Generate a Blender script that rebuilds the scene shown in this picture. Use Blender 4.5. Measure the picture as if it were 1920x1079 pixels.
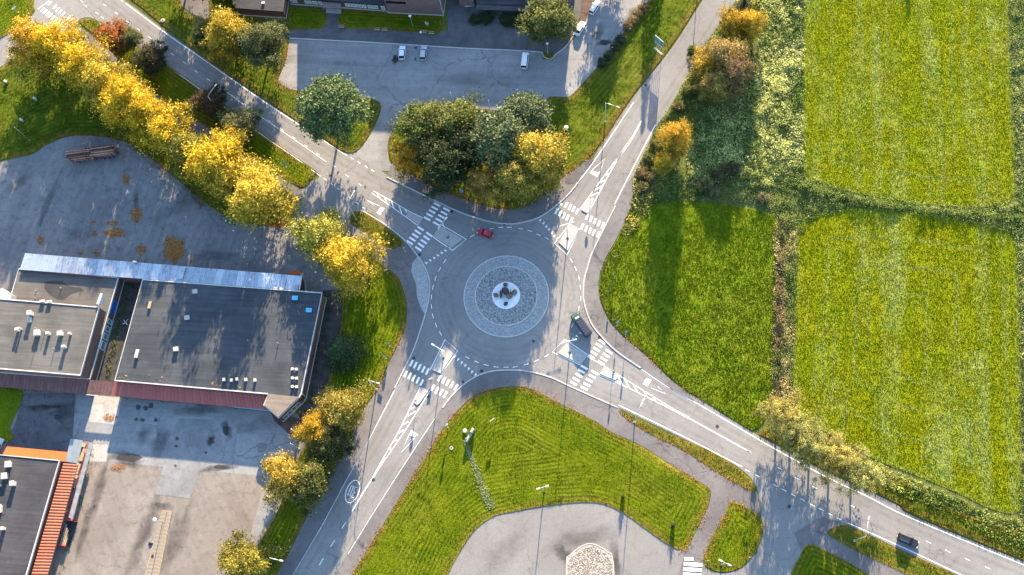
import bpy, bmesh, math, random
import numpy as np
from mathutils import Vector, Matrix, geometry

for o in list(bpy.data.objects):
    bpy.data.objects.remove(o)
scene = bpy.context.scene
C = scene.collection
rng = np.random.default_rng(7)
random.seed(7)
PI = math.pi

# ------------------------------------------------------------------ camera
# drone view: focal length in photograph pixels, ground point straight below the drone, metres per pixel at the middle
FPX, NADX, NADY, PXM = 1950.0, 1110.0, 1190.0, 7.5
_down = np.array([NADX - 960, -(NADY - 539.5), -FPX]); _down /= np.linalg.norm(_down)
_up = -_down
_xw = np.array([1.0, 0, 0]) - _up[0] * _up; _xw /= np.linalg.norm(_xw)
_yw = np.cross(_up, _xw)
CAM_M = np.stack([_xw, _yw, _up], 1)                       # world -> camera axes
CAM_LOC = -(CAM_M.T @ np.array([0, 0, -1.0])) * FPX / PXM
cam_data = bpy.data.cameras.new('camera')
cam_data.sensor_width = 36.0
cam_data.lens = 36.0 * FPX / 1920.0
cam_data.clip_start, cam_data.clip_end = 1.0, 4000.0
cam = bpy.data.objects.new('camera', cam_data); C.objects.link(cam)
cam.matrix_world = Matrix.Translation(Vector(CAM_LOC)) @ Matrix(CAM_M.T.tolist()).to_4x4()
scene.camera = cam

# ------------------------------------------------------------------ light
SUN_EL, SUN_AZ = math.radians(15.4), math.radians(6.5)     # azimuth measured from +Y towards +X
sun_dir = Vector((math.sin(SUN_AZ) * math.cos(SUN_EL), math.cos(SUN_AZ) * math.cos(SUN_EL), math.sin(SUN_EL)))
world = bpy.data.worlds.new('World'); scene.world = world; world.use_nodes = True
wn = world.node_tree; wn.nodes.clear()
sky = wn.nodes.new('ShaderNodeTexSky'); sky.sky_type = 'NISHITA'; sky.sun_disc = False
sky.sun_elevation = SUN_EL; sky.sun_rotation = SUN_AZ; sky.altitude = 100; sky.air_density = 1.0; sky.dust_density = 0.6; sky.ozone_density = 2.4
bgn = wn.nodes.new('ShaderNodeBackground'); bgn.inputs['Strength'].default_value = 0.116
won = wn.nodes.new('ShaderNodeOutputWorld')
wn.links.new(sky.outputs[0], bgn.inputs[0]); wn.links.new(bgn.outputs[0], won.inputs[0])
sl = bpy.data.lights.new('sun', 'SUN'); sl.energy = 5.0; sl.angle = math.radians(0.53); sl.color = (1.0, 0.785, 0.52)
so = bpy.data.objects.new('sun', sl); C.objects.link(so)
so.rotation_euler = (-sun_dir).to_track_quat('-Z', 'Y').to_euler()
scene.view_settings.view_transform = 'Standard'; scene.view_settings.look = 'None'
scene.view_settings.exposure = 2.5; scene.view_settings.gamma = 1.0
scene.cycles.max_bounces = 5; scene.cycles.diffuse_bounces = 3; scene.cycles.glossy_bounces = 2
scene.cycles.transmission_bounces = 3; scene.cycles.transparent_max_bounces = 4
scene.cycles.use_denoising = True

# ------------------------------------------------------------------ helpers
def G(x, y, z=0.0):
    """photograph pixel -> point of the place at height z"""
    r = CAM_M.T @ np.array([x - 960.0, -(y - 539.5), -FPX])
    p = CAM_LOC + r * ((z - CAM_LOC[2]) / r[2])
    return Vector((p[0], p[1], z))
def zoomer(ox, oy, s): return lambda x, y: (ox + x / s, oy + y / s)
zA = zoomer(640, 340, 6.745); zB = zoomer(740, 600, 5.995); zC = zoomer(1010, 560, 5.995); zD = zoomer(1010, 350, 7.195)
zE = zoomer(1140, 640, 4.904); zF = zoomer(620, 720, 4.496); zH = zoomer(1060, 160, 5.395)
q6 = zoomer(480, 360, 3.0); q7 = zoomer(960, 360, 3.0)

WLOC = {}
def tag(o, label=None, cat=None, group=None, kind=None):
    if label: o['label'] = label
    if cat: o['category'] = cat
    if group: o['group'] = group
    if kind: o['kind'] = kind
    return o
def link(name, me, parent=None, loc=None):
    o = bpy.data.objects.new(name, me); C.objects.link(o)
    if parent is not None: o.parent = parent
    if loc is not None: o.location = loc
    return o
def thing(name, loc, label, cat, group=None, rz=0.0):
    o = bpy.data.objects.new(name, None); C.objects.link(o)
    o.empty_display_size = 0.3; o.location = loc; o.rotation_euler = (0, 0, rz)
    WLOC[o.name] = Vector(loc)
    return tag(o, label, cat, group)
class MB:
    """collects shapes for ONE part"""
    def __init__(s): s.v = []; s.f = []
    def add(s, vs, fs):
        b = len(s.v); s.v += [tuple(p) for p in vs]; s.f += [tuple(b + i for i in f) for f in fs]; return s
    def box(s, c, d, rz=0.0, taper=1.0, rx=0.0):
        m = Matrix.Rotation(rz, 3, 'Z') @ Matrix.Rotation(rx, 3, 'X')
        vs = []
        for z in (-1, 1):
            k = 1.0 if z < 0 else taper
            for x, y in ((-1, -1), (1, -1), (1, 1), (-1, 1)):
                vs.append(Vector(c) + m @ Vector((x * d[0] / 2 * k, y * d[1] / 2 * k, z * d[2] / 2)))
        return s.add(vs, [(3, 2, 1, 0), (4, 5, 6, 7), (0, 1, 5, 4), (1, 2, 6, 5), (2, 3, 7, 6), (3, 0, 4, 7)])
    def tube(s, pts, rad, n=8):
        pts = [Vector(p) for p in pts]
        rad = rad if isinstance(rad, (list, tuple)) else [rad] * len(pts)
        rings = []
        for i, p in enumerate(pts):
            d = (pts[min(i + 1, len(pts) - 1)] - pts[max(i - 1, 0)]).normalized()
            a = d.orthogonal().normalized() if abs(d.z) < .9 else Vector((1, 0, 0))
            a = (a - d * a.dot(d)).normalized(); b = d.cross(a)
            rings.append([p + (a * math.cos(2 * PI * k / n) + b * math.sin(2 * PI * k / n)) * rad[i] for k in range(n)])
        vs = [q for r in rings for q in r]; fs = []
        for i in range(len(pts) - 1):
            for k in range(n):
                fs.append((i * n + k, i * n + (k + 1) % n, (i + 1) * n + (k + 1) % n, (i + 1) * n + k))
        fs.append(tuple(reversed(range(n)))); fs.append(tuple((len(pts) - 1) * n + k for k in range(n)))
        return s.add(vs, fs)
    def lathe(s, prof, c=(0, 0, 0), n=16):
        vs = []; fs = []
        for r, z in prof:
            vs += [(c[0] + r * math.cos(2 * PI * k / n), c[1] + r * math.sin(2 * PI * k / n), c[2] + z) for k in range(n)]
        for i in range(len(prof) - 1):
            for k in range(n):
                fs.append((i * n + k, i * n + (k + 1) % n, (i + 1) * n + (k + 1) % n, (i + 1) * n + k))
        fs.append(tuple(reversed(range(n)))); fs.append(tuple((len(prof) - 1) * n + k for k in range(n)))
        return s.add(vs, fs)
    def prism(s, poly, z0, z1):
        n = len(poly)
        a = sum(poly[i][0] * poly[(i + 1) % n][1] - poly[(i + 1) % n][0] * poly[i][1] for i in range(n))
        if a < 0: poly = list(reversed(poly))
        vs = [(p[0], p[1], z0) for p in poly] + [(p[0], p[1], z1) for p in poly]
        fs = [tuple(range(n, 2 * n)), tuple(reversed(range(n)))] + [(i, (i + 1) % n, n + (i + 1) % n, n + i) for i in range(n)]
        return s.add(vs, fs)
    def loft(s, rings, cap=True):
        n = len(rings[0]); vs = [p for r in rings for p in r]; fs = []
        for i in range(len(rings) - 1):
            for k in range(n):
                fs.append((i * n + k, i * n + (k + 1) % n, (i + 1) * n + (k + 1) % n, (i + 1) * n + k))
        if cap: fs += [tuple(reversed(range(n))), tuple((len(rings) - 1) * n + k for k in range(n))]
        return s.add(vs, fs)
    def build(s, name, mat, parent=None, world=False, smooth=False, bevel=0.0, fix=True):
        off = Vector((0, 0, 0))
        if world and parent is not None:
            p = parent
            while p is not None:
                off = off + WLOC.get(p.name, Vector((0, 0, 0))); p = p.parent
        me = bpy.data.meshes.new(name)
        me.from_pydata([tuple(Vector(v) - off) for v in s.v], [], s.f)
        if fix or bevel:
            bm = bmesh.new(); bm.from_mesh(me)
            if fix: bmesh.ops.recalc_face_normals(bm, faces=bm.faces)
            if bevel: bmesh.ops.bevel(bm, geom=bm.edges[:], offset=bevel, segments=2, affect='EDGES', clamp_overlap=True)
            bm.to_mesh(me); bm.free()
        me.materials.append(mat)
        if smooth: me.polygons.foreach_set('use_smooth', [True] * len(me.polygons))
        return link(name, me, parent)

def smooth_poly(pts, closed=True, step=3):
    """Catmull-Rom through traced points; a third value marks a sharp corner"""
    n = len(pts); out = []
    P = [np.array(p[:2], float) for p in pts]; S = [len(p) > 2 for p in pts]
    for i in range(n if closed else n - 1):
        a, b = P[i], P[(i + 1) % n]
        p0 = P[i - 1] if (closed or i > 0) else a
        p3 = P[(i + 2) % n] if (closed or i + 2 < n) else b
        if S[i]: p0 = a
        if S[(i + 1) % n]: p3 = b
        k = max(1, int(np.linalg.norm(b - a) / (step * 3)))
        k = min(k, 8)
        for j in range(k):
            t = j / k
            out.append(0.5 * ((2 * a) + (b - p0) * t + (2 * p0 - 5 * a + 4 * b - p3) * t * t + (3 * a - p0 - 3 * b + p3) * t ** 3))
    if not closed: out.append(P[-1])
    return out
def wpoly(pts, z=0.0, closed=True, sm=True):
    q = smooth_poly(pts, closed) if sm else [p[:2] for p in pts]
    return [G(p[0], p[1], z) for p in q]
def inside(px, py, poly):
    r = np.zeros(len(px), bool); n = len(poly); j = n - 1
    for i in range(n):
        xi, yi, xj, yj = poly[i][0], poly[i][1], poly[j][0], poly[j][1]
        if yi != yj:
            c = ((yi > py) != (yj > py)) & (px < (xj - xi) * (py - yi) / (yj - yi) + xi)
            r ^= c
        j = i
    return r
def edge_dist(px, py, poly):
    d = np.full(len(px), 1e9); n = len(poly)
    for i in range(n):
        ax, ay = poly[i][0], poly[i][1]; bx, by = poly[(i + 1) % n][0], poly[(i + 1) % n][1]
        ex, ey = bx - ax, by - ay; L = ex * ex + ey * ey + 1e-9
        t = np.clip(((px - ax) * ex + (py - ay) * ey) / L, 0, 1)
        d = np.minimum(d, (px - ax - t * ex) ** 2 + (py - ay - t * ey) ** 2)
    return np.sqrt(d)
def vnoise(x, y, s, seed=0):
    """smooth value noise 0..1"""
    r = np.random.default_rng(1000 + seed).random((64, 64))
    u, v = x / s, y / s; i, j = np.floor(u).astype(int), np.floor(v).astype(int)
    f, g = u - i, v - j; f = f * f * (3 - 2 * f); g = g * g * (3 - 2 * g)
    a = r[i % 64, j % 64]; b = r[(i + 1) % 64, j % 64]; c = r[i % 64, (j + 1) % 64]; d = r[(i + 1) % 64, (j + 1) % 64]
    return (a * (1 - f) + b * f) * (1 - g) + (c * (1 - f) + d * f) * g
def rand_in(poly, dens, r=rng):
    xs = np.array([p[0] for p in poly]); ys = np.array([p[1] for p in poly])
    n = int((xs.max() - xs.min()) * (ys.max() - ys.min()) * dens)
    x = r.uniform(xs.min(), xs.max(), n); y = r.uniform(ys.min(), ys.max(), n)
    m = inside(x, y, poly); return x[m], y[m]
def np_mesh(name, verts, faces_n, mat, attrs=None):
    """verts (N,k,3): N separate k-gons"""
    N, k = verts.shape[0], verts.shape[1]
    me = bpy.data.meshes.new(name)
    me.vertices.add(N * k); me.vertices.foreach_set('co', verts.astype(np.float32).ravel())
    me.loops.add(N * k); me.loops.foreach_set('vertex_index', np.arange(N * k, dtype=np.int32))
    me.polygons.add(N); me.polygons.foreach_set('loop_start', np.arange(0, N * k, k, dtype=np.int32))
    me.polygons.foreach_set('loop_total', np.full(N, k, np.int32))
    for an, av in (attrs or {}).items():
        at = me.attributes.new(an, 'FLOAT', 'POINT'); at.data.foreach_set('value', np.repeat(av, k).astype(np.float32))
    me.update(calc_edges=True); me.materials.append(mat)
    return me

# ------------------------------------------------------------------ materials
class NB:
    def __init__(s, name):
        s.m = bpy.data.materials.new(name); s.m.use_nodes = True; s.t = s.m.node_tree; s.t.nodes.clear()
        s._p = None
    def node(s, ty, **kw):
        n = s.t.nodes.new(ty)
        for k, v in kw.items(): setattr(n, k, v)
        return n
    def put(s, sock, v):
        if isinstance(v, bpy.types.NodeSocket): s.t.links.new(v, sock)
        elif v is not None:
            if isinstance(v, (tuple, list)) and sock.type == 'RGBA' and len(v) == 3: v = (*v, 1)
            sock.default_value = v
    def pos(s):
        if s._p is None: s._p = s.node('ShaderNodeNewGeometry').outputs['Position']
        return s._p
    def local(s): return s.node('ShaderNodeTexCoord').outputs['Object']
    def map(s, vec, scale=(1, 1, 1), rot=(0, 0, 0)):
        if any(rot):
            q = s.node('ShaderNodeMapping'); s.put(q.inputs[0], vec); q.inputs['Rotation'].default_value = rot; vec = q.outputs[0]
        n = s.node('ShaderNodeMapping'); s.put(n.inputs[0], vec); n.inputs['Scale'].default_value = scale
        return n.outputs[0]
    def noise(s, scale, detail=3, rough=.55, vec=None, dist=0.0):
        n = s.node('ShaderNodeTexNoise'); s.put(n.inputs['Vector'], vec if vec is not None else s.pos())
        n.inputs['Scale'].default_value = scale; n.inputs['Detail'].default_value = detail; n.inputs['Roughness'].default_value = rough; n.inputs['Distortion'].default_value = dist
        return n.outputs[0]
    def voro(s, scale, feature='F1', vec=None, out='Distance', rnd=1.0):
        n = s.node('ShaderNodeTexVoronoi'); n.feature = feature; s.put(n.inputs['Vector'], vec if vec is not None else s.pos())
        n.inputs['Scale'].default_value = scale; n.inputs['Randomness'].default_value = rnd
        return n.outputs[out]
    def ramp(s, fac, stops, interp='LINEAR'):
        n = s.node('ShaderNodeValToRGB'); n.color_ramp.interpolation = interp; s.put(n.inputs[0], fac)
        el = n.color_ramp.elements
        while len(el) < len(stops): el.new(.5)
        for e, (p, c) in zip(el, stops):
            e.position = p; c = (c, c, c) if isinstance(c, (int, float)) else c; e.color = (*c, 1)
        return n.outputs[0]
    def mix(s, fac, a, b, blend='MIX'):
        n = s.node('ShaderNodeMix', data_type='RGBA', blend_type=blend); s.put(n.inputs[0], fac); s.put(n.inputs[6], a); s.put(n.inputs[7], b)
        return n.outputs[2]
    def math(s, op, a, b=None, clamp=False):
        n = s.node('ShaderNodeMath', operation=op, use_clamp=clamp); s.put(n.inputs[0], a); s.put(n.inputs[1], b)
        return n.outputs[0]
    def attr(s, name): return s.node('ShaderNodeAttribute', attribute_name=name).outputs['Fac']
    def objinfo(s, out): return s.node('ShaderNodeObjectInfo').outputs[out]
    def bump(s, h, strength=.5, dist=.1):
        n = s.node('ShaderNodeBump'); n.inputs['Strength'].default_value = strength; n.inputs['Distance'].default_value = dist; s.put(n.inputs['Height'], h)
        return n.outputs[0]
    def done(s, col, rough=.9, metal=0.0, normal=None, spec=.3, translucent=0.0, tcol=None, coat=0.0):
        b = s.node('ShaderNodeBsdfPrincipled'); s.put(b.inputs['Base Color'], col); s.put(b.inputs['Roughness'], rough); s.put(b.inputs['Metallic'], metal)
        b.inputs['Specular IOR Level'].default_value = spec; b.inputs['Coat Weight'].default_value = coat
        if normal is not None: s.put(b.inputs['Normal'], normal)
        o = s.node('ShaderNodeOutputMaterial'); sh = b.outputs[0]
        if translucent:
            tr = s.node('ShaderNodeBsdfTranslucent'); s.put(tr.inputs[0], tcol if tcol is not None else col)
            mx = s.node('ShaderNodeMixShader'); mx.inputs[0].default_value = translucent
            s.t.links.new(sh, mx.inputs[1]); s.t.links.new(tr.outputs[0], mx.inputs[2]); sh = mx.outputs[0]
        s.t.links.new(sh, o.inputs[0]); return s.m
M = {}
def flat(name, col, rough=.6, metal=0.0, var=.12, scale=3.0, coat=0.0, spec=.4):
    b = NB(name); n = b.noise(scale, 4, .6, vec=b.local())
    c = b.mix(b.ramp(n, [(.3, 0.0), (.7, 1.0)]), tuple(x * (1 - var) for x in col), tuple(min(1, x * (1 + var)) for x in col))
    M[name] = b.done(c, rough, metal, coat=coat, spec=spec); return M[name]

def asphalt(name, lo, hi, crack=0.0, stain=.5, sc=.09, streak=None, crackscale=.11):
    b = NB(name)
    big = b.noise(sc, 4, .6); mid = b.noise(.55, 5, .65); fine = b.noise(7.0, 4, .7)
    c = b.mix(b.ramp(big, [(.36, 0.0), (.64, 1.0)]), lo, hi)
    c = b.mix(b.math('MULTIPLY', b.ramp(mid, [(.5, 0.0), (.72, 1.0)]), stain), c, tuple(x * .62 for x in lo))
    c = b.mix(b.math('MULTIPLY', b.ramp(b.noise(.16, 5, .7, dist=1.5), [(.58, 0.0), (.7, 1.0)]), stain * .55), c, tuple(min(1, x * 1.35) for x in hi))
    c = b.mix(.55, c, b.ramp(fine, [(.3, .25), (.7, .78)]), 'OVERLAY')
    if streak:
        sv = b.noise(1.0, 3, .6, vec=b.map(b.pos(), (streak[1], streak[1] * .06, 1), (0, 0, streak[0])))
        c = b.mix(.2, c, b.ramp(sv, [(.35, .28), (.65, .72)]), 'OVERLAY')
    if crack:
        w = b.noise(.5, 4, .6)
        dv = b.node('ShaderNodeVectorMath', operation='ADD'); b.put(dv.inputs[0], b.pos())
        wc = b.node('ShaderNodeTexNoise'); wc.inputs['Scale'].default_value = .35; wc.inputs['Detail'].default_value = 4; b.put(wc.inputs[0], b.pos())
        sc_ = b.node('ShaderNodeVectorMath', operation='SCALE'); b.put(sc_.inputs[0], wc.outputs['Color']); sc_.inputs['Scale'].default_value = 3.0
        b.put(dv.inputs[1], sc_.outputs[0])
        e = b.voro(crackscale, 'DISTANCE_TO_EDGE', vec=dv.outputs[0])
        k = b.math('MULTIPLY', b.ramp(e, [(.0, 1.0), (.012, 0.0)]), b.ramp(b.noise(.06, 2), [(.42, 0.0), (.55, 1.0)]))
        c = b.mix(b.math('MULTIPLY', k, crack), c, (.035, .033, .032))
    M[name] = b.done(c, b.ramp(mid, [(.3, .8), (.7, .95)]), normal=b.bump(fine, .25, .02), spec=.25); return M[name]
asphalt('road', (.172, .165, .158), (.220, .212, .202), .4, .25, .05)
asphalt('path', (.110, .103, .102), (.160, .150, .146), .55, .45, .08)
asphalt('yard', (.135, .130, .128), (.200, .192, .186), .4, .7, .05, (.25, .9))
asphalt('yard_south', (.165, .142, .122), (.215, .188, .164), .4, .6, .06, (-.5, .5))
asphalt('yard_old', (.085, .08, .086), (.130, .124, .128), .9, .8, .1)
asphalt('parking', (.190, .190, .188), (.255, .254, .250), .5, .45, .06, (1.65, .6), .07)
asphalt('pavement', (.075, .075, .077), (.115, .114, .114), .8, .6, .15)
asphalt('patch', (.165, .166, .166), (.23, .23, .228), .3, .6, .15)
asphalt('carpark', (.165, .157, .148), (.205, .196, .186), .3, .3, .05)
asphalt('concrete', (.30, .285, .26), (.40, .38, .345), .3, .6, .3)
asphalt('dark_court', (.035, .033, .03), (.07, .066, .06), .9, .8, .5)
asphalt('red_paving', (.075, .048, .040), (.115, .075, .062), .0, .6, .5)

def grass(name, a, bcol, dry, dry_amt=.4, stripe=0.0, stripe_w=1.0, edge_leaf=1.0, streak=0.0, pale=None, tr=0.0, stripe_dir=None):
    b = NB(name)
    n1 = b.noise(.12, 4, .6); n2 = b.noise(.9, 5, .7); n3 = b.noise(5.0, 3, .7)
    c = b.mix(b.ramp(n1, [(.35, 0.0), (.65, 1.0)]), a, bcol)
    c = b.mix(b.math('MULTIPLY', b.ramp(n2, [(.48, 0.0), (.75, 1.0)]), dry_amt), c, dry)
    c = b.mix(b.math('MULTIPLY', b.ramp(b.noise(.05, 5, .7, dist=.6), [(.5, 0.0), (.68, 1.0)]), .45), c, tuple(.55 * x + .45 * y for x, y in zip(bcol, dry)))
    c = b.mix(b.math('MULTIPLY', b.ramp(b.noise(.3, 4, .7), [(.56, 0.0), (.72, 1.0)]), .4), c, tuple(.62 * x for x in a))
    c = b.mix(.7, c, b.ramp(n3, [(.28, .16), (.72, .82)]), 'OVERLAY')
    if stripe:
        wob = b.math('MULTIPLY', b.noise(.05, 2), 2.0)
        if stripe_dir is None: base = b.attr('edge')
        else:
            sx = b.node('ShaderNodeSeparateXYZ'); b.put(sx.inputs[0], b.map(b.pos(), (1, 1, 1), (0, 0, stripe_dir))); base = sx.outputs[0]
        ph = b.math('ADD', base, wob)
        s1 = b.math('SINE', b.math('MULTIPLY', ph, 2 * PI / stripe_w)); s2 = b.math('SINE', b.math('MULTIPLY', ph, 2 * PI / (stripe_w * 3.3)))
        st = b.math('ADD', b.math('MULTIPLY', s1, .40), b.math('MULTIPLY', s2, .10))
        st = b.math('MULTIPLY', st, b.ramp(b.noise(.1, 2), [(.35, .1), (.65, 1.0)]))
        c = b.mix(b.math('MULTIPLY', stripe, 1.0), c, b.ramp(b.math('ADD', st, .5), [(0, .22), (1, .80)]), 'OVERLAY')
    if pale:
        sv = b.noise(1.0, 4, .6, vec=b.map(b.pos(), (.20, .016, 1), (0, 0, .112)))
        sv2 = b.noise(.085, 4, .65, dist=.8)
        f = b.math('MULTIPLY', b.ramp(sv, [(.48, 0.0), (.62, 1.0)]), b.ramp(sv2, [(.36, 0.0), (.55, 1.0)]))
        f2 = b.math('MULTIPLY', b.ramp(b.noise(.8, 5, .75), [(.36, .1), (.58, 1.0)]), f)
        f2 = b.math('MULTIPLY', f2, b.ramp(b.attr('edge'), [(0.0, 1.0), (.04, .35), (.9, .35), (1.0, 1.0)]))
        rings = b.math('SINE', b.math('MULTIPLY', b.math('ADD', b.attr('edge'), b.math('MULTIPLY', b.noise(.2, 3), 2.5)), 2 * PI / 7.0))
        f3 = b.math('MULTIPLY', b.ramp(rings, [(.7, 0.0), (1.0, .5)]), b.ramp(b.noise(.9, 5, .7), [(.4, 0.0), (.7, 1.0)]))
        c = b.mix(b.math('MAXIMUM', b.math('MULTIPLY', f2, streak), f3), c, pale)
    if edge_leaf:
        e = b.attr('edge')
        k = b.math('MULTIPLY', b.ramp(b.math('DIVIDE', e, 2.3), [(0.0, 1.0), (.28, .75), (1.0, 0.0)]), b.ramp(b.noise(1.1, 5, .75), [(.42, 0.0), (.60, 1.0)]))
        lc = b.ramp(b.noise(9.0, 2), [(.3, (.13, .065, .02)), (.5, (.28, .13, .035)), (.7, (.30, .21, .07))])
        c = b.mix(b.math('MULTIPLY', k, edge_leaf), c, lc)
    M[name] = b.done(c, .85, normal=None if tr else b.bump(b.math('ADD', n2, n3), .9, .25), spec=.04, translucent=tr); return M[name]
GA, GB, GD = (.066, .104, .002), (.106, .136, .003), (.19, .17, .025)
for sfx, tr in (('', 0.0), ('_blade', .45)):
    grass('lawn' + sfx, GA, GB, GD, .35, .75, .95, .6, tr=tr)
    grass('verge' + sfx, (.052, .088, .004), (.085, .118, .005), (.20, .155, .04), .5, .5, 1.2, .85, tr=tr)
    grass('meadow' + sfx, (.100, .160, .004), (.160, .205, .008), (.21, .21, .03), .4, 0, 1, .1, tr=tr)
    grass('hay' + sfx, (.160, .208, .003), (.200, .220, .004), (.23, .195, .012), .35, .1, 2.6, 0, .62, (.28, .34, .115), tr=tr, stripe_dir=.112)
    grass('rough' + sfx, (.07, .095, .018), (.12, .14, .04), (.22, .18, .08), .7, 0, 1, 0, tr=tr)

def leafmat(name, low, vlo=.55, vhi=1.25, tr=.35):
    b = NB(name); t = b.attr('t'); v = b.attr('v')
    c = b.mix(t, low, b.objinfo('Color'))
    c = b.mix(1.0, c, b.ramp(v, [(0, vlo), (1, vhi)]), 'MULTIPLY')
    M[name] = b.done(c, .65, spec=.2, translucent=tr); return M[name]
leafmat('leaf_birch', (.100, .112, .014), tr=.22); leafmat('leaf_green', (.035, .062, .016)); leafmat('leaf_pine', (.045, .075, .028), tr=.2)  # birch low tone: autumn green, darkened as painted shade of the crown's lower side
leafmat('leaf_willow', (.125, .125, .04)); leafmat('leaf_dark', (.026, .040, .016)); leafmat('leaf_under', (.105, .165, .03), .3, 1.9, .45)
flat('bark', (.11, .085, .065), .9, 0, .35, 4); flat('birch_bark', (.33, .31, .28), .8, 0, .45, 3)
flat('paint', (.80, .79, .76), .7, 0, .10, 2); flat('kerb', (.42, .40, .375), .85, 0, .2, 2.0); flat('island', (.34, .322, .296), .85, 0, .12, 1.2)
flat('pole', (.42, .46, .44), .45, .6, .1); flat('white_paint', (.74, .75, .75), .4); flat('blue_sign', (.03, .17, .55), .35); flat('sign_back', (.42, .47, .50), .4, .5)
flat('yellow_sign', (.75, .48, .03), .4); flat('red_sign', (.55, .04, .03), .4)
flat('dark_metal', (.04, .045, .05), .5, .4); flat('rubber', (.02, .02, .02), .8); flat('glass', (.008, .012, .018), .2, 0, .1, 2, spec=.18)
flat('pale_glass', (.25, .40, .38), .12, 0, .2, 2, spec=.8); flat('blue_glass', (.02, .10, .42), .15, 0, .3, 1.5, spec=.7); flat('teal_glass', (.05, .20, .24), .12, 0, .3, 2, spec=.8)
flat('chrome', (.6, .62, .64), .2, 1.0); flat('headlamp', (.75, .78, .8), .15); flat('tail', (.45, .02, .02), .3)
flat('trim_white', (.48, .465, .435), .6, 0, .1, 1.0); flat('trim_rust', (.33, .25, .16), .8, 0, .3, .8)
flat('vent', (.38, .365, .335), .6, 0, .15, 2); flat('rust', (.34, .13, .05), .9, 0, .3, 2); flat('wood', (.36, .27, .17), .85, 0, .3, 1.5)
flat('purlin', (.05, .04, .035), .8); flat('duck_blue', (.10, .45, .62), .4)
def roofing(name, lo, hi, ang=0.0, pitch=1.0):
    ang = ang - .02
    b = NB(name); n = b.noise(.12, 4, .65); m = b.noise(.8, 5, .7); f = b.noise(8, 3, .7)
    c = b.mix(b.ramp(n, [(.35, 0.0), (.65, 1.0)]), lo, hi)
    c = b.mix(b.math('MULTIPLY', b.ramp(m, [(.58, 0.0), (.8, 1.0)]), .3), c, tuple(x * .8 for x in lo))
    sv = b.noise(1.0, 3, .6, vec=b.map(b.pos(), (.09, 1.6, 1), (0, 0, ang)))
    c = b.mix(.28, c, b.ramp(sv, [(.35, .25), (.65, .75)]), 'OVERLAY'); c = b.mix(.3, c, b.ramp(f, [(.3, .25), (.7, .75)]), 'OVERLAY')
    M[name] = b.done(c, .9, normal=b.bump(b.math('ADD', sv, b.math('MULTIPLY', f, .5)), .3, .03), spec=.2); return M[name]
roofing('felt', (.038, .045, .052), (.064, .071, .077), .09); roofing('felt_light', (.085, .081, .075), (.125, .119, .110), .09)
roofing('felt_warm', (.17, .14, .115), (.22, .185, .15), .09); roofing('felt_dark', (.035, .036, .04), (.06, .06, .064), .09); roofing('gravel_roof', (.05, .05, .052), (.085, .085, .088), 0)
def brick(name, a, bcol, mort):
    b = NB(name); t = b.node('ShaderNodeTexBrick'); cv = b.node('ShaderNodeCombineXYZ'); sp = b.node('ShaderNodeSeparateXYZ'); b.put(sp.inputs[0], b.pos())
    b.put(cv.inputs[0], b.math('ADD', sp.outputs[0], sp.outputs[1])); b.put(cv.inputs[1], sp.outputs[2]); b.put(t.inputs['Vector'], cv.outputs[0])
    b.put(t.inputs['Color1'], a); b.put(t.inputs['Color2'], bcol); b.put(t.inputs['Mortar'], mort)
    t.inputs['Scale'].default_value = 1.0; t.inputs['Brick Width'].default_value = .28; t.inputs['Row Height'].default_value = .085; t.inputs['Mortar Size'].default_value = .012
    c = b.mix(.3, t.outputs[0], b.ramp(b.noise(.6, 4), [(.3, .3), (.7, .7)]), 'OVERLAY')
    M[name] = b.done(c, .9, spec=.2); return M[name]
brick('brick', (.105, .052, .042), (.145, .070, .055), (.10, .085, .075)); brick('brick_pink', (.15, .095, .085), (.19, .12, .105), (.15, .12, .11))
def sheet(name, a, bcol, rustc, amt, rough=.4, metal=.3):
    b = NB(name); n = b.noise(.9, 5, .7); st = b.noise(1.0, 4, .65, vec=b.map(b.pos(), (2.2, .25, .25)))
    c = b.mix(b.ramp(b.objinfo('Random'), [(0, 0.0), (1, 1.0)]), a, bcol)
    c = b.mix(b.math('MULTIPLY', b.ramp(b.math('MULTIPLY', b.math('ADD', n, st), .5), [(.48, 0.0), (.62, 1.0)]), amt), c, rustc)
    M[name] = b.done(c, rough, metal, spec=.4); return M[name]
sheet('zinc', (.29, .34, .40), (.37, .42, .48), (.22, .20, .21), .85, .38, .7); sheet('zinc_bright', (.42, .47, .52), (.48, .53, .57), (.30, .29, .29), .6, .36, .7)
sheet('red_sheet', (.30, .072, .060), (.36, .092, .075), (.22, .08, .065), .5, .7, 0); sheet('dull_red_sheet', (.13, .055, .052), (.17, .075, .068), (.20, .12, .085), .7, .75, 0)
sheet('orange_sheet', (.36, .092, .045), (.42, .115, .058), (.28, .09, .05), .4, .7, 0); sheet('orange_plain', (.43, .082, .014), (.45, .09, .016), (.38, .08, .016), .3, .75, 0)
sheet('zinc_canopy', (.24, .275, .29), (.29, .325, .335), (.20, .21, .21), .4)
def stone(name, lo, hi, scale=6):
    b = NB(name); v = b.voro(scale, out='Color'); n = b.noise(scale * .5, 4)
    bw = b.node('ShaderNodeRGBToBW'); b.put(bw.inputs[0], v)
    c = b.mix(b.ramp(bw.outputs[0], [(.2, 0.0), (.8, 1.0)]), lo, hi); c = b.mix(.4, c, b.ramp(n, [(.3, .2), (.7, .8)]), 'OVERLAY')
    M[name] = b.done(c, .85, normal=b.bump(b.voro(scale), .5, .04), spec=.3); return M[name]
stone('apron', (.20, .205, .20), (.31, .315, .31), 5); stone('rubble', (.13, .13, .128), (.42, .415, .40), 5.0); stone('pale_gravel', (.20, .165, .13), (.44, .395, .335), 4.0)
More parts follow.
